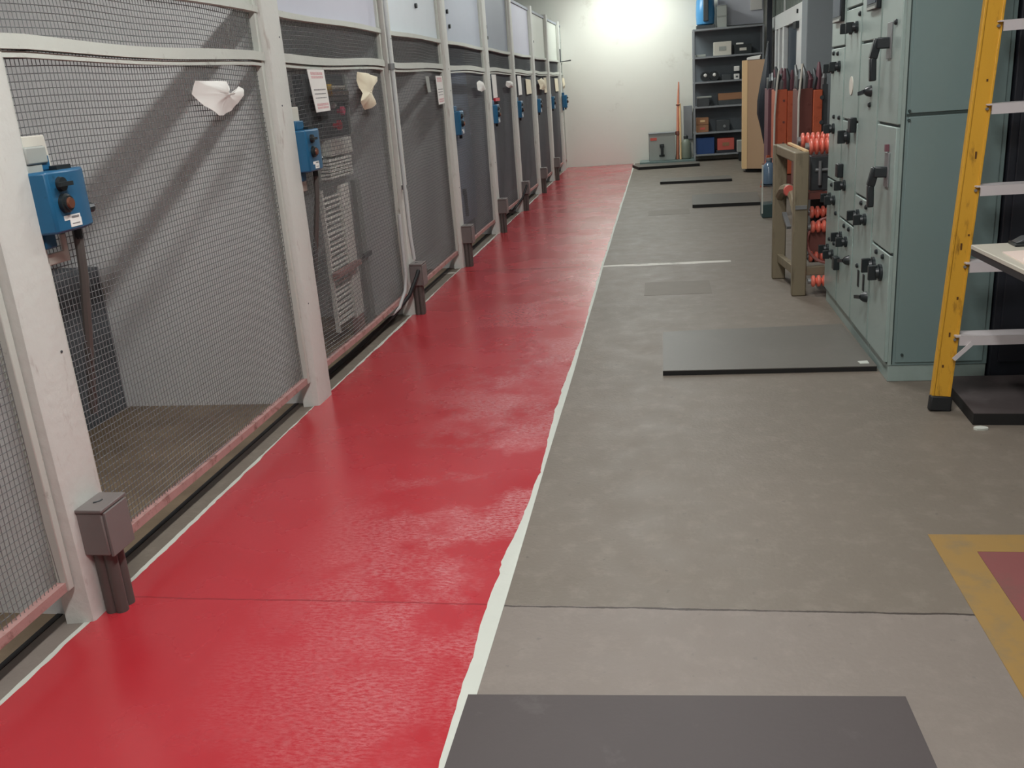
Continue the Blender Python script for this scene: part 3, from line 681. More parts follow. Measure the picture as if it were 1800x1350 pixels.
# ------------------------------------------------------------------ green switchgear cabinets
XF = 1.065
cols = [('A', 4.52, 4.94, [0.09, 0.63, 1.22, 1.80, 2.3]), ('B', 4.94, 5.41, [0.09, 0.82, 1.607, 2.3]), ('C', 5.41, 5.86, [0.09, 0.63, 1.20, 1.80, 2.3]), ('D', 5.86, 6.31, [0.09, 0.82, 1.607, 2.3])]
labs = {'A': 'grey green switchgear cabinet nearest the camera, with two black lever handles', 'B': 'grey green switchgear cabinet second from the ladder',
        'C': 'grey green switchgear cabinet third from the ladder, with dial pairs', 'D': 'grey green switchgear cabinet furthest from the ladder, beside the olive rack'}
knobs = [(5.683, 1.694, 'r'), (5.52, 1.693, 'r'), (6.21, 1.489, 'r'), (6.0, 1.498, 'r'), (5.109, 1.367, 'lev'), (6.126, 1.133, 'r'), (5.643, 1.112, 'R'), (5.47, 1.185, 'sq'),
         (5.80, 0.909, 'sq'), (5.703, 0.83, 'r'), (6.164, 0.705, 'r'), (6.02, 0.705, 'r'), (5.283, 0.715, 'r'), (5.104, 0.716, 'r'), (5.751, 0.521, 'r'), (5.587, 0.517, 'r'),
         (6.183, 0.373, 'r'), (6.013, 0.366, 'r'), (5.5, 0.423, 'lev'), (4.85, 0.521, 'R'), (4.69, 0.515, 'R'), (5.21, 0.378, 'slot'), (5.074, 0.382, 'slot'), (4.988, 0.323, 'lev'),
         (6.06, 1.571, 'dot'), (6.2, 1.575, 'dot'), (5.448, 1.756, 'dot'), (6.121, 1.204, 'dot'), (5.947, 1.204, 'dot'), (6.119, 0.79, 'dot'), (5.96, 0.79, 'dot'), (5.209, 0.79, 'dot'),
         (5.078, 0.785, 'dot'), (5.658, 0.60, 'dot'), (5.519, 0.60, 'dot'), (6.133, 0.444, 'dot'), (5.967, 0.443, 'dot'), (4.795, 0.60, 'dot'), (4.656, 0.60, 'dot'), (4.633, 1.67, 'dot'),
         (5.111, 1.30, 'dot'), (5.946, 0.634, 'dot'), (5.81, 0.35, 'sq'), (5.24, 0.443, 'dot')]
def knob(parent, y, z, k, x):
    if k in 'rR':
        r = 0.032 if k == 'r' else 0.043
        p = part(parent, 'selector_switch', BLACKP, MB().lathe((x, y, z), (-1, 0, 0), [(0, r), (0.012, r), (0.016, r * 0.7), (0.03, r * 0.62)], 16))
        part(p, 'grip', BLACKP, bx(x - 0.062, x - 0.02, y - r * 0.24, y + r * 0.24, z - r * 0.85, z + r * 0.85), bevel=0.003)
    elif k == 'dot':
        part(parent, 'pilot_lamp', BLACKP, MB().lathe((x, y, z), (-1, 0, 0), [(0, 0.013), (0.008, 0.013), (0.013, 0.008)], 12))
    elif k == 'sq':
        part(parent, 'square_switch', BLACKP, bx(x - 0.035, x, y - 0.035, y + 0.035, z - 0.04, z + 0.04), bevel=0.005)
    elif k == 'lev':
        p = part(parent, 'latch_base', BLACKP, MB().lathe((x, y, z), (-1, 0, 0), [(0, 0.03), (0.02, 0.024), (0.032, 0.014)], 14))
        part(p, 'latch_lever', BLACKP, MB().beam((x - 0.03, y, z), (x - 0.045, y + 0.07, z - 0.012), 0.014, 0.018))
    elif k == 'slot':
        part(parent, 'vent_slot', BLACK, bx(x - 0.004, x + 0.001, y - 0.018, y + 0.018, z - 0.045, z + 0.045))
def lever(parent, y, z, x):
    p = part(parent, 'handle_plate', STEEL, bx(x - 0.008, x, y - 0.04, y + 0.04, z - 0.07, z + 0.09), bevel=0.002)
    mb = MB(); mb.beam((x, y, z), (x - 0.06, y + 0.01, z + 0.002), 0.045, 0.05)
    mb.beam((x - 0.052, y + 0.01, z + 0.022), (x - 0.072, y + 0.015, z - 0.065), 0.036, 0.038, up=(0, 1, 0))
    mb.beam((x - 0.072, y + 0.015, z - 0.06), (x - 0.07, y + 0.01, z - 0.165), 0.030, 0.034, up=(0, 1, 0))
    part(p, 'handle', BLACKP, mb, bevel=0.006)
for nm, y0, y1, zs in cols:
    t = thing('switchgear_cabinet', labs[nm], 'electrical cabinet', (1.3, (y0 + y1) / 2, 0), 'row of green switchgear cabinets')
    part(t, 'body', GREENS, bx(XF + 0.022, 1.52, y0, y1 - 0.001, 0.085, 2.33))
    part(t, 'plinth', GREEN, bx(XF + 0.006, 1.52, y0 + 0.004, y1 - 0.001, 0, 0.083), bevel=0.003)
    part(t, 'front_frame', GREEN, MB().box(XF + 0.004, XF + 0.022, y0, y0 + 0.014, 0.085, 2.33).box(XF + 0.004, XF + 0.022, y1 - 0.012, y1 - 0.001, 0.085, 2.33))
    doors = []
    for a, b in zip(zs[:-1], zs[1:]):
        dd = part(t, 'door', GREEN, bx(XF - 0.012, XF + 0.02, y0 + 0.016, y1 - 0.014, a + 0.006, b - 0.006), bevel=0.004); doors.append((a, b, dd))
        part(dd, 'seam', GREEND, bx(XF + 0.0, XF + 0.018, y0 + 0.016, y1 - 0.014, b - 0.006, b + 0.006)) if b < 2.29 else None
    for (ky, kz, kk) in knobs:
        if y0 <= ky < y1:
            dd = [d_ for a, b, d_ in doors if a <= kz < b][0]; knob(dd, ky, kz, kk, XF - 0.012)
    if nm == 'A':
        lever(doors[2][2], 4.74, 1.585, XF - 0.012); lever(doors[1][2], 4.665, 1.005, XF - 0.012)
        part(doors[1][2], 'red_tag', MAUVE, bx(XF - 0.03, XF - 0.013, 4.65, 4.672, 1.10, 1.132))
        # seams and trims on the visible flank
        part(t, 'flank_seam', GREEND, MB().box(1.09, 1.50, y0 - 0.003, y0, 1.262, 1.272).box(1.083, 1.088, y0 - 0.002, y0, 0.09, 2.33))
        part(t, 'flank_panel', GREENS, MB().box(1.10, 1.50, y0 - 0.006, y0 - 0.001, 1.274, 2.31).box(1.10, 1.50, y0 - 0.006, y0 - 0.001, 0.10, 1.258), bevel=0.002)
        part(t, 'flank_bolt', GREEND, MB().cyl((1.13, y0 - 0.012, 0.14), (1.13, y0, 0.14), 0.007, n=8).cyl((1.1, y0 - 0.012, 1.285), (1.1, y0, 1.285), 0.006, n=8).cyl((1.1, y0 - 0.012, 1.245), (1.1, y0, 1.245), 0.006, n=8))
    if nm in 'BD':
        my0, my1, mz = (4.95 + 0.01, 5.20, 1.75) if nm == 'B' else (5.90, 6.18, 1.745)
        dd = doors[2][2]
        m_ = part(dd, 'meter', BLACKP, bx(XF - 0.034, XF - 0.012, my0, my1, mz, mz + 0.22), bevel=0.006)
        part(m_, 'meter_glass', mat('dark meter glass', (36, 50, 68), 0.4, var=0.1), bx(XF - 0.037, XF - 0.033, my0 + 0.025, my1 - 0.025, mz + 0.03, mz + 0.19))
        part(m_, 'meter_rim', GREYC, bx(XF - 0.038, XF - 0.033, my0 + 0.03, my1 - 0.03, mz + 0.004, mz + 0.016))
    if nm == 'C':
        p_ = part(doors[2][2], 'name_disc', CREAM, MB().tube2([(Vector((XF - 0.012, 5.62, 1.39)), 0.05), (Vector((XF - 0.016, 5.62, 1.39)), 0.05)], Vector((-1, 0, 0)), 24))
t = thing('steel_cabinet', 'dark navy steel cabinet behind the ladder steps', 'electrical cabinet', (2.0, 4.9, 0))
part(t, 'body', NAVY, bx(1.53, 2.6, 4.50, 5.5, 0, 2.4), bevel=0.005)
part(t, 'door', NAVY, bx(1.56, 2.05, 4.485, 4.499, 0.1, 2.3), bevel=0.004)

# ------------------------------------------------------------------ step ladder
t = thing('step_ladder', 'yellow fibreglass step ladder with aluminium steps in front of the green cabinets', 'ladder', (1.6, 4.2, 0))
def rail_pts(side):
    b = Vector((1.198, 4.10, 0.0)) if side < 0 else Vector((1.98, 4.10, 0.0))
    tp = Vector((1.405, 4.37, 2.2)) if side < 0 else Vector((1.773, 4.37, 2.2))
    return b, tp
for side in (-1, 1):
    b, tp = rail_pts(side); d = (tp - b)
    n_ = 'rail'
    # C-section: web with two flanges
    mb = MB(); dn = d.normalized(); xdir = (Vector((1, 0, 0)) - dn * dn.x).normalized(); ydir = dn.cross(xdir)
    def slab(u0, u1, v0, v1):
        vs = []
        for s_ in (0.02, 1):
            p = b + d * s_
            for u, v in ((u0, v0), (u1, v0), (u1, v1), (u0, v1)): vs.append(p + xdir * u + ydir * v)
        mb.add(vs, [(0, 1, 2, 3), (4, 5, 6, 7), (0, 1, 5, 4), (1, 2, 6, 5), (2, 3, 7, 6), (3, 0, 4, 7)])
    slab(-0.04, 0.04, -0.004, 0.004); slab(-0.04, -0.033, -0.0, 0.028); slab(0.033, 0.04, -0.0, 0.028)
    slab(-0.040, -0.030, -0.008, -0.003); slab(0.030, 0.040, -0.008, -0.003)
    rl = part(t, n_, YEL, mb, bevel=0.0015)
    mb = MB(); rr = random.Random(5 + side)
    if side < 0:
        for z_, dx_, dz_ in ((1.10 / 2.2, 0.006, 0.03), (0.77 / 2.2, 0.022, 0.008), (0.72 / 2.2, -0.002, 0.03), (0.34 / 2.2, 0.0, 0.02), (0.2 / 2.2, -0.01, 0.012), (1.4 / 2.2, 0.01, 0.01), (0.5 / 2.2, 0.012, 0.012)):
            p = b + d * z_ + xdir * dx_; q = -ydir * 0.0045 if ydir.y > 0 else ydir * 0.0045
            q = Vector((0, -0.0095, 0))
            mb.box(p.x - 0.0035, p.x + 0.0035, p.y - 0.006, p.y - 0.0042, p.z - dz_ / 2, p.z + dz_ / 2)
        part(rl, 'scuff', mat('dark scuff', (92, 58, 20), 0.7), mb)
    p = b + d * 0.012
    part(t, 'rubber_foot', BLACK, MB().beam(b + Vector((0, 0, 0.0)), b + d * 0.03, 0.092, 0.04, up=(0, 1, 0)), bevel=0.006)
bl, tl = rail_pts(-1); br, tr = rail_pts(1)
for k, z in enumerate((0.32, 0.635, 0.955, 1.285, 1.61, 1.93)):
    s_ = z / 2.2
    pl = bl + (tl - bl) * s_; prr = br + (tr - br) * s_
    part(t, 'step', ALU, MB().box(pl.x + 0.02, prr.x - 0.02, pl.y - 0.03, pl.y + 0.06, z + 0.014, z + 0.02).box(pl.x + 0.036, prr.x - 0.036, pl.y - 0.034, pl.y - 0.028, z - 0.022, z + 0.02).box(pl.x + 0.03, prr.x - 0.03, pl.y + 0.058, pl.y + 0.062, z - 0.016, z + 0.02))
    part(t, 'rivet', STEEL, MB().cyl((pl.x + 0.022, pl.y - 0.016, z), (pl.x + 0.022, pl.y - 0.008, z), 0.006, n=10))
part(t, 'brace', ALU, MB().beam((1.245, 4.105, 0.235), (1.315, 4.10, 0.31), 0.006, 0.018))
part(t, 'brace', ALU, MB().beam((1.93, 4.105, 0.235), (1.86, 4.10, 0.31), 0.006, 0.018))

# ------------------------------------------------------------------ work table at the right edge
t = thing('work_table', 'work table with pale top and dark edge at the right, beside the ladder', 'table', (1.75, 3.4, 0))
part(t, 'tabletop', mat('pale worn laminate', (186, 182, 168), 0.5, var=0.06, scale=6), MB().prism([(1.180, 3.79, 0.782), (1.209, 2.95, 0.782), (2.3, 2.95, 0.782), (2.3, 3.86, 0.782)], (0, 0, 0.018)), bevel=0.003)
part(t, 'apron', BLACKP, MB().prism([(1.183, 3.787, 0.758), (1.212, 2.953, 0.758), (2.297, 2.953, 0.758), (2.297, 3.857, 0.758)], (0, 0, 0.0235)))
for lx, ly in ((1.75, 3.0), (2.25, 3.0), (1.75, 3.78), (2.25, 3.8)):
    part(t, 'leg', BLACKP, bx(lx - 0.02, lx + 0.02, ly - 0.02, ly + 0.02, 0, 0.758))
tag(MB().prism([(1.233, 3.60, 0.8), (1.222, 3.1, 0.8), (1.62, 3.1, 0.8), (1.62, 3.66, 0.8)], (0, 0, 0.004)).build('paper_sheet', mat('pinkish paper', (226, 208, 196), 0.6, var=0.04)), 'pinkish paper sheet lying on the work table at the right edge', 'paper')
t = thing('stapler', 'small dark grey device lying on the work table behind the paper', 'device', (1.36, 3.74, 0.8))
part(t, 'base', BLACKP, bx(1.31, 1.46, 3.70, 3.78, 0.80, 0.812), bevel=0.003)
part(t, 'body', DARKST, MB().prism([(1.315, 3.71, 0.812), (1.46, 3.71, 0.812), (1.46, 3.71, 0.84), (1.35, 3.71, 0.832)], (0, 0.06, 0)), bevel=0.004)

# ------------------------------------------------------------------ olive rack with ribbed insulators
t = thing('insulator_rack', 'olive timber rack with cut-out sides beside the green cabinets', 'rack', (1.1, 6.75, 0))
def post2(x, y, z1, wd=0.095, dp=0.07): return MB().box(x, x + wd, y, y + dp, 0, z1)
part(t, 'front_post', OLIVE, post2(0.865, 6.45, 0.975), bevel=0.008)
part(t, 'rear_post', OLIVE, post2(0.80, 7.05, 0.99), bevel=0.008)
part(t, 'front_post', OLIVE, post2(1.42, 6.45, 0.975), bevel=0.008)
part(t, 'rear_post', OLIVE, post2(1.42, 7.05, 0.99), bevel=0.008)
part(t, 'top_beam', OLIVE, MB().beam((0.845, 7.09, 0.955), (0.91, 6.48, 0.935), 0.07, 0.07), bevel=0.01)
part(t, 'top_edge', TANL, MB().beam((0.90, 7.02, 0.997), (0.945, 6.46, 0.978), 0.022, 0.012))
part(t, 'arch_brace', OLIVE, MB().tube([(0.85, 7.06, 0.62), (0.86, 6.95, 0.68), (0.875, 6.80, 0.70), (0.89, 6.65, 0.66), (0.90, 6.52, 0.56)], 0.035, 8))
part(t, 'lower_rail', OLIVE, MB().beam((0.85, 7.09, 0.16), (0.91, 6.48, 0.16), 0.04, 0.06).box(0.94, 1.45, 6.47, 6.51, 0.14, 0.2), bevel=0.004)
part(t, 'strap_bolt', STEEL, MB().beam((0.872, 7.0, 0.50), (0.885, 6.82, 0.42), 0.03, 0.02).box(0.875, 0.95, 6.435, 6.45, 0.60, 0.625))
part(t, 'shelf_bar', ORANGED, MB().box(0.95, 1.43, 6.50, 6.56, 0.655, 0.70))
def ribbed(x0, x1, y, z, r, label, n=7):
    t2 = thing('ribbed_insulator', label, 'insulator', ((x0 + x1) / 2, y, z - r), 'coral ribbed insulators on the rack')
    L_ = x1 - x0; n = int(L_ / 0.034); prof = []
    for k in range(n):
        a = L_ * k / n; q = L_ / n
        prof += [(a + q * 0.02, r * 0.5), (a + q * 0.22, r * 0.95), (a + q * 0.45, r), (a + q * 0.68, r * 0.95), (a + q * 0.90, r * 0.5)]
    part(t2, 'ribs', RIB, MB().lathe((x0, y, z), (1, 0, 0), prof, 18))
    part(t2, 'end_cap', STEEL, MB().cyl((x0 - 0.02, y, z), (x0 + 0.004, y, z), r * 0.5, n=14))
ribbed(0.975, 1.50, 6.60, 0.995, 0.055, 'coral ribbed insulator on top of the olive rack, nearer one')
ribbed(0.955, 1.50, 6.85, 1.02, 0.055, 'coral ribbed insulator on top of the olive rack, further one')
ribbed(0.985, 1.42, 6.56, 0.56, 0.042, 'coral ribbed insulator at mid height of the rack, upper one', 6)
ribbed(0.985, 1.42, 6.50, 0.47, 0.042, 'coral ribbed insulator at mid height of the rack, lower one', 6)
ribbed(0.985, 1.42, 6.56, 0.165 + 0.09, 0.040, 'coral ribbed insulator low in the rack, upper one', 6)
ribbed(0.985, 1.42, 6.42, 0.11, 0.040, 'coral ribbed insulator lowest in the rack', 6)
t = thing('breaker_unit', 'dark breaker unit standing inside the olive rack', 'breaker', (1.2, 6.75, 0.7))
part(t, 'body', DARKST, MB().box(0.99, 1.42, 6.60, 6.95, 0.70, 0.93), bevel=0.006)
part(t, 'post', STEEL, MB().cyl((1.05, 6.57, 0.74), (1.05, 6.57, 0.9), 0.012, n=8).cyl((1.02, 6.58, 0.84), (1.16, 6.58, 0.84), 0.012, n=8))
part(t, 'lower_body', BLACKP, MB().box(1.0, 1.42, 6.62, 6.98, 0.20, 0.65), bevel=0.006)
part(t, 'red_knob', SALMON, MB().cyl((0.865, 6.72, 0.70), (0.865, 6.68, 0.70), 0.036, n=14).cyl((0.865, 6.77, 0.68), (0.865, 6.72, 0.70), 0.03, n=12))
t = thing('wheel_disc', 'dark red wheel disc with pink rim low in the olive rack', 'wheel', (1.1, 6.5, 0.2))
part(t, 'disc', ORANGED, MB().tube2([(Vector((1.13, 6.52, 0.37)), 0.155), (Vector((1.13, 6.55, 0.37)), 0.155)], Vector((-0.25, -1, 0)).normalized(), 32))
part(t, 'rim', mat('pinkish rim', (176, 116, 110), 0.5), MB().tube([(1.125 + 0.158 * math.cos(a * math.pi / 16), 6.515, 0.37 + 0.158 * math.sin(a * math.pi / 16)) for a in range(33)], 0.010, 8, False))

# ------------------------------------------------------------------ orange breaker trucks
def truck(x0, x1, y, z1, label, face, post_m, foot=False, seed=0):
    t = thing('breaker_truck', label, 'breaker truck', ((x0 + x1) / 2, y + 0.2, 0), 'orange breaker trucks')
    wd = x1 - x0
    part(t, 'front_panel', face, bx(x0, x0 + wd * 0.56, y, y + 0.45, 0.28, z1), bevel=0.006)
    part(t, 'side_channel', ORANGE, MB().box(x0 + wd * 0.57, x1 - 0.02, y - 0.02, y + 0.4, 0.28, z1 - 0.02), bevel=0.006)
    part(t, 'dark_upright', post_m, bx(x1 - 0.019, x1 + 0.035, y - 0.0, y + 0.4, 0.1, z1 + 0.03))
    part(t, 'base_frame', ORANGED, MB().box(x0 - 0.02, x1, y - 0.06, y + 0.5, 0.1, 0.27))
    part(t, 'wheel', BLACK, MB().cyl((x0 + 0.03, y, 0.05), (x0 + 0.07, y, 0.05), 0.05, n=14).cyl((x1 - 0.07, y, 0.05), (x1 - 0.03, y, 0.05), 0.05, n=14).cyl((x0 + 0.03, y + 0.42, 0.05), (x0 + 0.07, y + 0.42, 0.05), 0.05, n=14))
    rr = random.Random(seed)
    for k in range(6):
        xx = x0 + 0.02 + (wd - 0.03) * k / 5; tp = z1 + rr.uniform(0.17, 0.27)
        part(t, 'contact_arm', [DARKST, STEEL, MAUVE, DARKST, MAUVE, STEEL][k], MB().tube([(xx, y + 0.06, z1 - 0.01), (xx + rr.uniform(-.015, .015), y + 0.04, (z1 + tp) / 2), (xx + rr.uniform(-.02, .02), y + 0.08, tp)], [0.034, 0.034, 0.012], 8))
    part(t, 'mechanism_box', DARKST, bx(x0 + 0.01, x1 - 0.01, y + 0.1, y + 0.35, z1, z1 + 0.14), bevel=0.01)
    for zz in (0.65, 0.9, 1.15):
        part(t, 'bolt', ORANGED, MB().cyl((x0 + wd * 0.4, y - 0.006, zz), (x0 + wd * 0.4, y + 0.001, zz), 0.014, n=10))
        part(t, 'bolt', DARKST, MB().cyl((x0 + wd * 0.90, y - 0.026, zz + 0.05), (x0 + wd * 0.90, y - 0.019, zz + 0.05), 0.022, n=10))
    if seed == 2: part(t, 'operating_rod', CREAM, MB().tube([(x0 - 0.02, y - 0.05, 0.26), (x0 - 0.015, y - 0.05, 1.0), (x0 + 0.01, y - 0.03, 1.35), (x0 + 0.03, y - 0.02, 1.5)], 0.012, 8))
    if seed == 3: part(t, 'operating_rod', CREAM, MB().tube([(x0 + 0.0, y - 0.05, 0.26), (x0 + 0.0, y - 0.03, 1.2), (x0 + 0.03, y - 0.02, 1.55)], 0.012, 8))
    if foot:
        part(t, 'sloping_leg', ORANGE, MB().prism([(x0 - 0.09, y - 0.02, 0.0), (x0 - 0.0, y - 0.02, 0.0), (x0 + 0.03, y - 0.02, 0.42), (x0 - 0.01, y - 0.02, 0.42)], (0, 0.06, 0)))
    return t
truck(1.40, 1.63, 13.1, 1.28, 'orange breaker truck furthest back, beside the tan wooden panel', MAUVE, DARKST, True, 1)
truck(1.36, 1.60, 11.9, 1.28, 'middle orange breaker truck', ORANGE, DARKST, False, 2)
truck(1.42, 1.68, 10.4, 1.30, 'orange breaker truck nearest the camera, above the olive rack', ORANGED, DARKST, False, 3)
# dark hanging bundle and pale strap
t = thing('hanging_strap', 'dark navy strap hanging in front of the tan wooden panel', 'strap', (1.46, 14.4, 0.5))
part(t, 'strap', NAVY, MB().tube([(1.598, 15.02, 1.90), (1.575, 14.93, 1.62), (1.55, 14.87, 1.35), (1.515, 14.86, 1.08), (1.50, 14.88, 0.9), (1.52, 14.90, 0.72), (1.56, 14.93, 0.45)], [0.018, 0.045, 0.08, 0.09, 0.075, 0.045, 0.025], 10))
part(t, 'hook', STEEL, MB().tube([(1.598, 15.02, 1.89), (1.598, 15.06, 1.93), (1.598, 15.1, 1.75), (1.598, 15.1, 1.685)], 0.008, 6))

tag(bx(1.60, 1.90, 11.2, 11.6, 0, 3.5).build('square_column', COL_M, bevel=0.01), 'grey plastered square column rising behind the orange trucks', 'column')

# ------------------------------------------------------------------ water bottle stand
t = thing('bottle_stand', 'slim white framed stand with dark green foot beside the olive rack', 'stand', (1.1, 10.35, 0))
part(t, 'pole', FRAME, MB().box(1.035, 1.05, 10.2, 10.215, 0.05, 0.56))
part(t, 'foot', mat('dark green plastic', (48, 70, 70), 0.5), MB().box(1.045, 1.19, 10.2, 10.42, 0.0, 0.15), bevel=0.01)
part(t, 'panel', GREENS, bx(1.16, 1.175, 10.22, 10.4, 0.15, 0.33))
part(t, 'shelf', DARKST, bx(1.045, 1.19, 10.22, 10.42, 0.33, 0.345))
t = thing('water_bottle', 'smoky blue bottle on the slim white framed stand', 'bottle', (1.12, 10.32, 0.345))
part(t, 'bottle', JUG, MB().lathe((1.12, 10.32, 0.345), (0, 0, 1), [(0, 0.06), (0.01, 0.072), (0.17, 0.072), (0.21, 0.05), (0.23, 0.03), (0.25, 0.03)], 20))
part(t, 'bottle_cap', STEEL, MB().cyl((1.12, 10.32, 0.595), (1.12, 10.32, 0.62), 0.034, n=16))

# ------------------------------------------------------------------ tan wooden panel
t = thing('wooden_cabinet', 'tall tan wooden cabinet before the grey shelving', 'cabinet', (1.42, 15.3, 0))
part(t, 'front', TAN, MB().prism([(1.31, 15.2, 0.06), (1.62, 15.0, 0.06), (1.62, 15.0, 1.68), (1.31, 15.2, 1.68)], (0.02, 0.3, 0)))
part(t, 'edge_board', TANL, MB().prism([(1.24, 15.28, 0.055), (1.31, 15.19, 0.055), (1.31, 15.19, 1.685), (1.24, 15.28, 1.685)], (0.02, 0.32, 0)))
part(t, 'foot', BLACKP, bx(1.30, 1.56, 15.3, 15.42, 0, 0.06))
tag(MB().prism([(1.30, 15.2, 1.687), (1.48, 15.08, 1.687), (1.52, 15.3, 1.72), (1.34, 15.42, 1.70)], (0, 0, 0.03)).build('paper_stack', PAPER), 'white papers lying on top of the tan wooden cabinet', 'paper')

# ------------------------------------------------------------------ grey shelving at the back
X0, X1, Y0, Y1 = 0.575, 1.81, 17.7, 18.1
t = thing('steel_shelving', 'tall grey steel shelving unit against the back wall', 'shelving', ((X0 + X1) / 2, 17.9, 0))
for k, z in enumerate((0.10, 0.49, 0.945, 1.375, 1.80, 2.27)):
    part(t, 'shelf', SHELF, bx(X0, X1, Y0, Y1, z, z + 0.03))
for xx in (X0, X1 - 0.03):
    for yy in (Y0 - 0.004, Y1 - 0.03): part(t, 'upright', SHELF, bx(xx, xx + 0.03, yy, yy + 0.03, 0, 2.30))
part(t, 'back_sheet', SHELFB, bx(X0, X1, Y1 - 0.006, Y1 - 0.001, 0.1, 2.28))
part(t, 'side_sheet', SHELFB, MB().box(X1 - 0.004, X1, Y0 + 0.03, Y1 - 0.03, 0.1, 2.28))
def item(name, x0, x1, z0, z1, m, label, cat, y=17.74, d=0.2, top=None, detail=None):
    t = thing(name, label, cat, ((x0 + x1) / 2, y + d / 2, z0))
    part(t, 'body', m, bx(x0, x1, y, y + d, z0, z1), bevel=min(0.006, (z1 - z0) / 5))
    if top: part(t, 'lid', top, bx(x0 - 0.004, x1 + 0.004, y - 0.004, y + d, z1, z1 + 0.012))
    if detail: part(t, 'front_label', detail, bx(x0 + (x1 - x0) * 0.3, x0 + (x1 - x0) * 0.7, y - 0.003, y - 0.0005, z0 + (z1 - z0) * 0.35, z0 + (z1 - z0) * 0.65))
    return t
t = thing('water_tank', 'bright blue oval tank with dark core on top of the shelving', 'tank', (0.8, 17.85, 2.3))
part(t, 'shell', BRBLUE, MB().lathe((0.80, 17.86, 2.36), (0, 0, 1), [(0, 0.12), (0.02, 0.155), (0.2, 0.165), (0.42, 0.155), (0.5, 0.10)], 24))
part(t, 'tray', DARKST, bx(0.64, 0.97, 17.72, 18.0, 2.30, 2.36), bevel=0.006)
part(t, 'core', DARKST, bx(0.76, 0.85, 17.68, 17.72, 2.42, 2.78), bevel=0.01)
item('storage_box', 1.0, 1.17, 2.30, 2.475, GREYC, 'light grey box on top of the shelving, lower of two', 'box', top=GREYC)
item('storage_box', 1.0, 1.17, 2.488, 2.66, GREYC, 'light grey box on top of the shelving, upper of two', 'box', top=SHELF)
item('radio_box', 0.94, 1.25, 1.83, 2.06, CREAM, 'cream instrument box on the top inner shelf', 'box', detail=GREYC)
item('tool_case', 1.34, 1.46, 1.99, 2.02, PAPER, 'thin white packet on the black case on the top inner shelf', 'packet', y=17.74)
item('tool_case', 1.30, 1.60, 1.83, 1.989, BLACKP, 'black case at the right of the top inner shelf', 'case', detail=CREAM)
item('tray', 0.62, 0.80, 1.83, 1.87, GREYC, 'pale tray at the left of the top inner shelf', 'tray', y=17.73)
for k, xx in enumerate((0.79, 0.95)):
    t = thing('motor_drum', ['left', 'right'][k] + ' dark round drum with bright hub on the second inner shelf', 'drum', (xx, 17.8, 1.405), 'round drums on the shelf')
    part(t, 'drum', BLACKP, MB().cyl((xx, 17.73, 1.49), (xx, 17.95, 1.49), 0.082, n=20))
    part(t, 'hub', PAPER, MB().lathe((xx, 17.73, 1.51), (0, -1, 0), [(0, 0.03), (0.012, 0.018)], 14))
item('relay_box', 1.30, 1.39, 1.405, 1.50, PAPER, 'white relay block on the second inner shelf, lower of two', 'block', detail=DARKST)
item('relay_box', 1.30, 1.39, 1.545, 1.63, PAPER, 'white relay block on the second inner shelf, upper of two', 'block', y=17.74)
item('relay_box', 1.30, 1.39, 1.502, 1.543, BLACKP, 'black spacer block between two white relay blocks', 'block')
item('small_motor', 1.08, 1.24, 1.405, 1.50, DARKST, 'dark motor part beside the relay blocks', 'part')
item('carton', 1.02, 1.50, 1.06, 1.18, BROWNBX, 'long brown carton on the third inner shelf', 'carton', y=17.76)
item('carton', 1.02, 1.50, 0.975, 1.058, DARKST, 'dark flat case under the long brown carton', 'case', y=17.76)
item('flat_case', 0.64, 0.90, 1.12, 1.15, GREYC, 'pale flat lid on the dark case on the third inner shelf', 'lid', y=17.73)
item('flat_case', 0.64, 0.86, 0.975, 1.118, DARKST, 'dark case at the left of the third inner shelf', 'case', y=17.73)
item('parts_bin', 0.625, 0.845, 0.52, 0.65, BROWNBX, 'brown parts bin on the fourth inner shelf, lower of two', 'bin', detail=SALMON)
item('parts_bin', 0.625, 0.845, 0.655, 0.78, BROWNBX, 'brown parts bin on the fourth inner shelf, upper of two', 'bin', detail=TANL)
item('coil_box', 0.98, 1.22, 0.52, 0.72, DARKST, 'dark box with small bright spot on the fourth inner shelf', 'box', detail=None)
tag(MB().lathe((1.13, 17.735, 0.60), (0, -1, 0), [(0, 0.03), (0.02, 0.02)], 12).build('round_gauge', STEEL), 'small bright gauge on the dark box on the fourth inner shelf', 'gauge')
item('blue_crate', 0.62, 0.945, 0.13, 0.42, DKBLUE, 'dark blue crate on the bottom shelf', 'crate', y=17.72, d=0.3)
item('red_crate', 1.0, 1.30, 0.18, 0.39, SALMON, 'salmon red crate on the bottom shelf', 'crate', y=17.72, d=0.3, detail=BROWNBX)
item('low_case', 0.98, 1.32, 0.131, 0.179, NAVY, 'dark flat tray under the salmon red crate', 'tray', y=17.72, d=0.3)
item('floor_case', 1.36, 1.56, 0.0, 0.16, BLACKP, 'black case on the floor before the shelving', 'case', y=17.3, d=0.25)
item('floor_case', 1.33, 1.52, 0.16, 0.36, GREYC, 'grey case on the black case before the shelving', 'case', y=17.3, d=0.25)

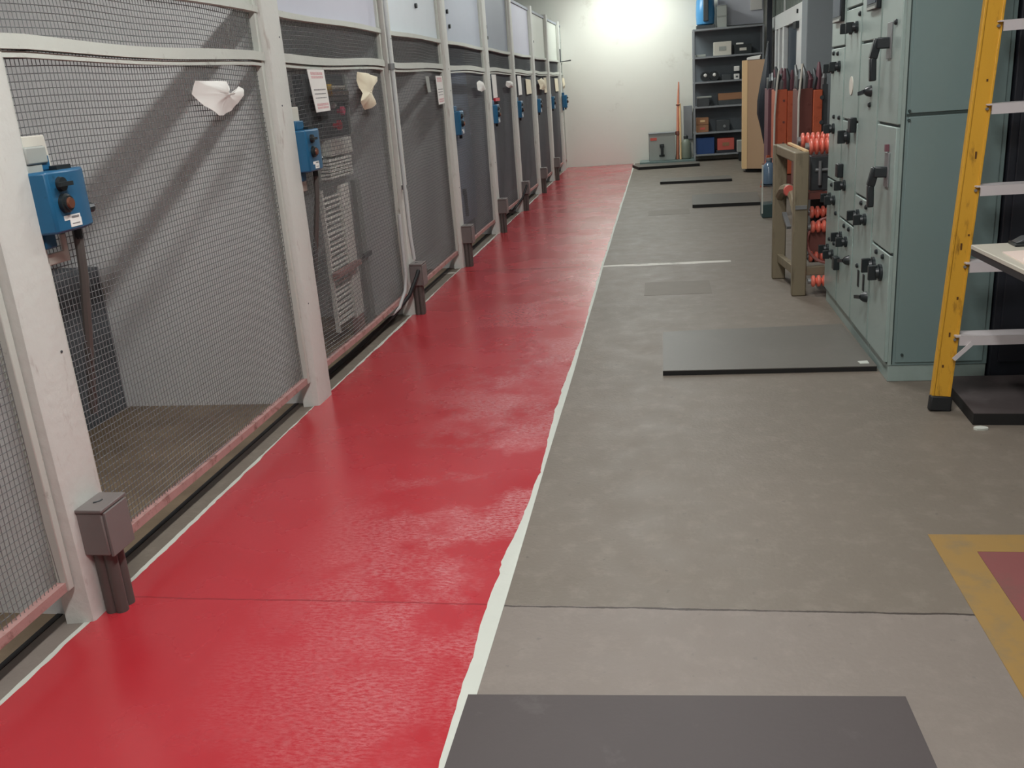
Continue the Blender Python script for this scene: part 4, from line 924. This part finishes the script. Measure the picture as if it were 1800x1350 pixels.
# left of the shelving
t = thing('switch_box', 'light grey floor standing switch box with black handle against the back wall', 'switch box', (0, 17.8, 0))
part(t, 'body', GREYC, bx(-0.25, 0.235, 17.7, 18.0, 0.06, 0.545), bevel=0.008)
part(t, 'lid', SHELF, bx(-0.255, 0.24, 17.69, 18.0, 0.546, 0.56))
part(t, 'plinth', GREENS, bx(-0.42, 0.58, 17.55, 18.1, 0.0, 0.058))
part(t, 'handle', BLACKP, MB().box(-0.05, 0.03, 17.66, 17.699, 0.30, 0.36).box(-0.03, 0.02, 17.64, 17.66, 0.16, 0.34).box(-0.06, 0.04, 17.69, 17.699, 0.13, 0.17), bevel=0.004)
part(t, 'brand_strip', SALMON, bx(-0.22, -0.10, 17.696, 17.699, 0.43, 0.48))
t = thing('copper_pipe', 'copper coloured pipes leaning upright on the back wall beside the switch box', 'pipe', (0.30, 17.8, 0.06))
part(t, 'pipe', COPTUBE, MB().tube([(0.275, 17.8, 0.06), (0.30, 17.9, 1.0), (0.32, 18.0, 1.43)], [0.03, 0.026, 0.012], 12))
part(t, 'pipe', TANL, MB().tube([(0.33, 17.72, 0.06), (0.335, 17.8, 0.55), (0.335, 17.9, 1.05)], 0.018, 10))
part(t, 'collar', ORANGED, MB().cyl((0.285, 17.82, 0.5), (0.285, 17.83, 0.56), 0.045, n=14).cyl((0.30, 17.9, 1.02), (0.30, 17.9, 1.04), 0.04, n=14))
tag(bx(0.40, 0.56, 18.03, 18.10, 0.40, 1.0).build('grey_panel', SHELF, bevel=0.004), 'narrow blue grey panel leaning between copper pipe and shelving', 'panel')
t = thing('gas_cylinder', 'squat grey green cylinder on the floor left of the shelving', 'cylinder', (0.43, 17.82, 0.06))
part(t, 'body', mat('grey green cylinder paint', (120, 128, 114), 0.45), MB().lathe((0.43, 17.8, 0.06), (0, 0, 1), [(0, 0.08), (0.02, 0.095), (0.27, 0.095), (0.35, 0.05), (0.36, 0.03)], 22))
part(t, 'valve', DARKST, MB().lathe((0.43, 17.8, 0.42), (0, 0, 1), [(0, 0.04), (0.05, 0.045), (0.07, 0.02)], 12))

# grey sheet above the shelving, dark pole standing in for the shadow gap
tag(bx(1.03, 1.83, 18.06, 18.14, 2.33, 3.3).build('wall_panel', mat('lilac grey board', (206, 208, 216), 0.6, var=0.04), bevel=0.004), 'large grey board on the back wall above the shelving', 'panel')
tag(bx(1.60, 1.80, 18.03, 18.058, 2.56, 2.95).build('paper_notice', PAPER), 'pale notice at the upper right of the grey board', 'notice')
tag(bx(1.85, 1.93, 17.6, 17.7, 0, 3.5).build('shadow_gap_pole', NAVY), 'dark pole standing in for the shadow gap right of the shelving', 'pole')

# ------------------------------------------------------------------ white framed partition on the right
WENAM = mat('white enamelled frame', (238, 240, 238), 0.45, var=0.03)
t = thing('framed_partition', 'white framed partition with slatted top and dark openings behind the orange trucks', 'partition', (2.0, 16, 0))
part(t, 'top_beam', WENAM, bx(1.98, 2.04, 13.6, 18.1, 2.17, 2.40), bevel=0.004)
for (ya, yb) in ((18.0, 18.1), (17.45, 17.6), (16.95, 17.1), (16.35, 16.55), (13.6, 14.85)):
    part(t, 'post', WENAM, bx(1.98, 2.05, ya, yb, 0, 2.168), bevel=0.004)
part(t, 'infill', mat('taupe infill', (150, 140, 134), 0.6), bx(2.02, 2.04, 17.6, 18.0, 0, 2.168))
part(t, 'dark_opening', mat('dark slate glass', (52, 66, 80), 0.35), bx(2.05, 2.07, 14.86, 16.34, 0, 2.168))
part(t, 'infill', SHELFB, MB().box(2.05, 2.07, 16.56, 16.94, 0, 2.168).box(2.05, 2.07, 17.11, 17.44, 0, 2.168))
mb = MB()
for k in range(30): mb.box(1.99, 2.02, 13.7 + k * 0.147, 13.76 + k * 0.147, 2.401, 3.3)
part(t, 'slat', mat('grey green slats', (132, 142, 134), 0.6), mb)
part(t, 'slat_rail', WENAM, MB().box(1.98, 2.03, 13.6, 18.1, 2.72, 2.76).box(1.975, 2.03, 16.3, 16.36, 2.401, 3.4))
part(t, 'slat_backing', DARKST, bx(2.05, 2.07, 13.6, 18.1, 2.401, 3.4))
part(t, 'camera_box', BLACKP, MB().box(1.93, 1.979, 14.6, 14.9, 2.06, 2.16).cyl((1.96, 14.75, 2.3), (1.979, 14.75, 2.3), 0.03, n=12))

# clean the helper key off every object
for ob in list(bpy.data.objects):
    if '_o' in ob: del ob['_o']
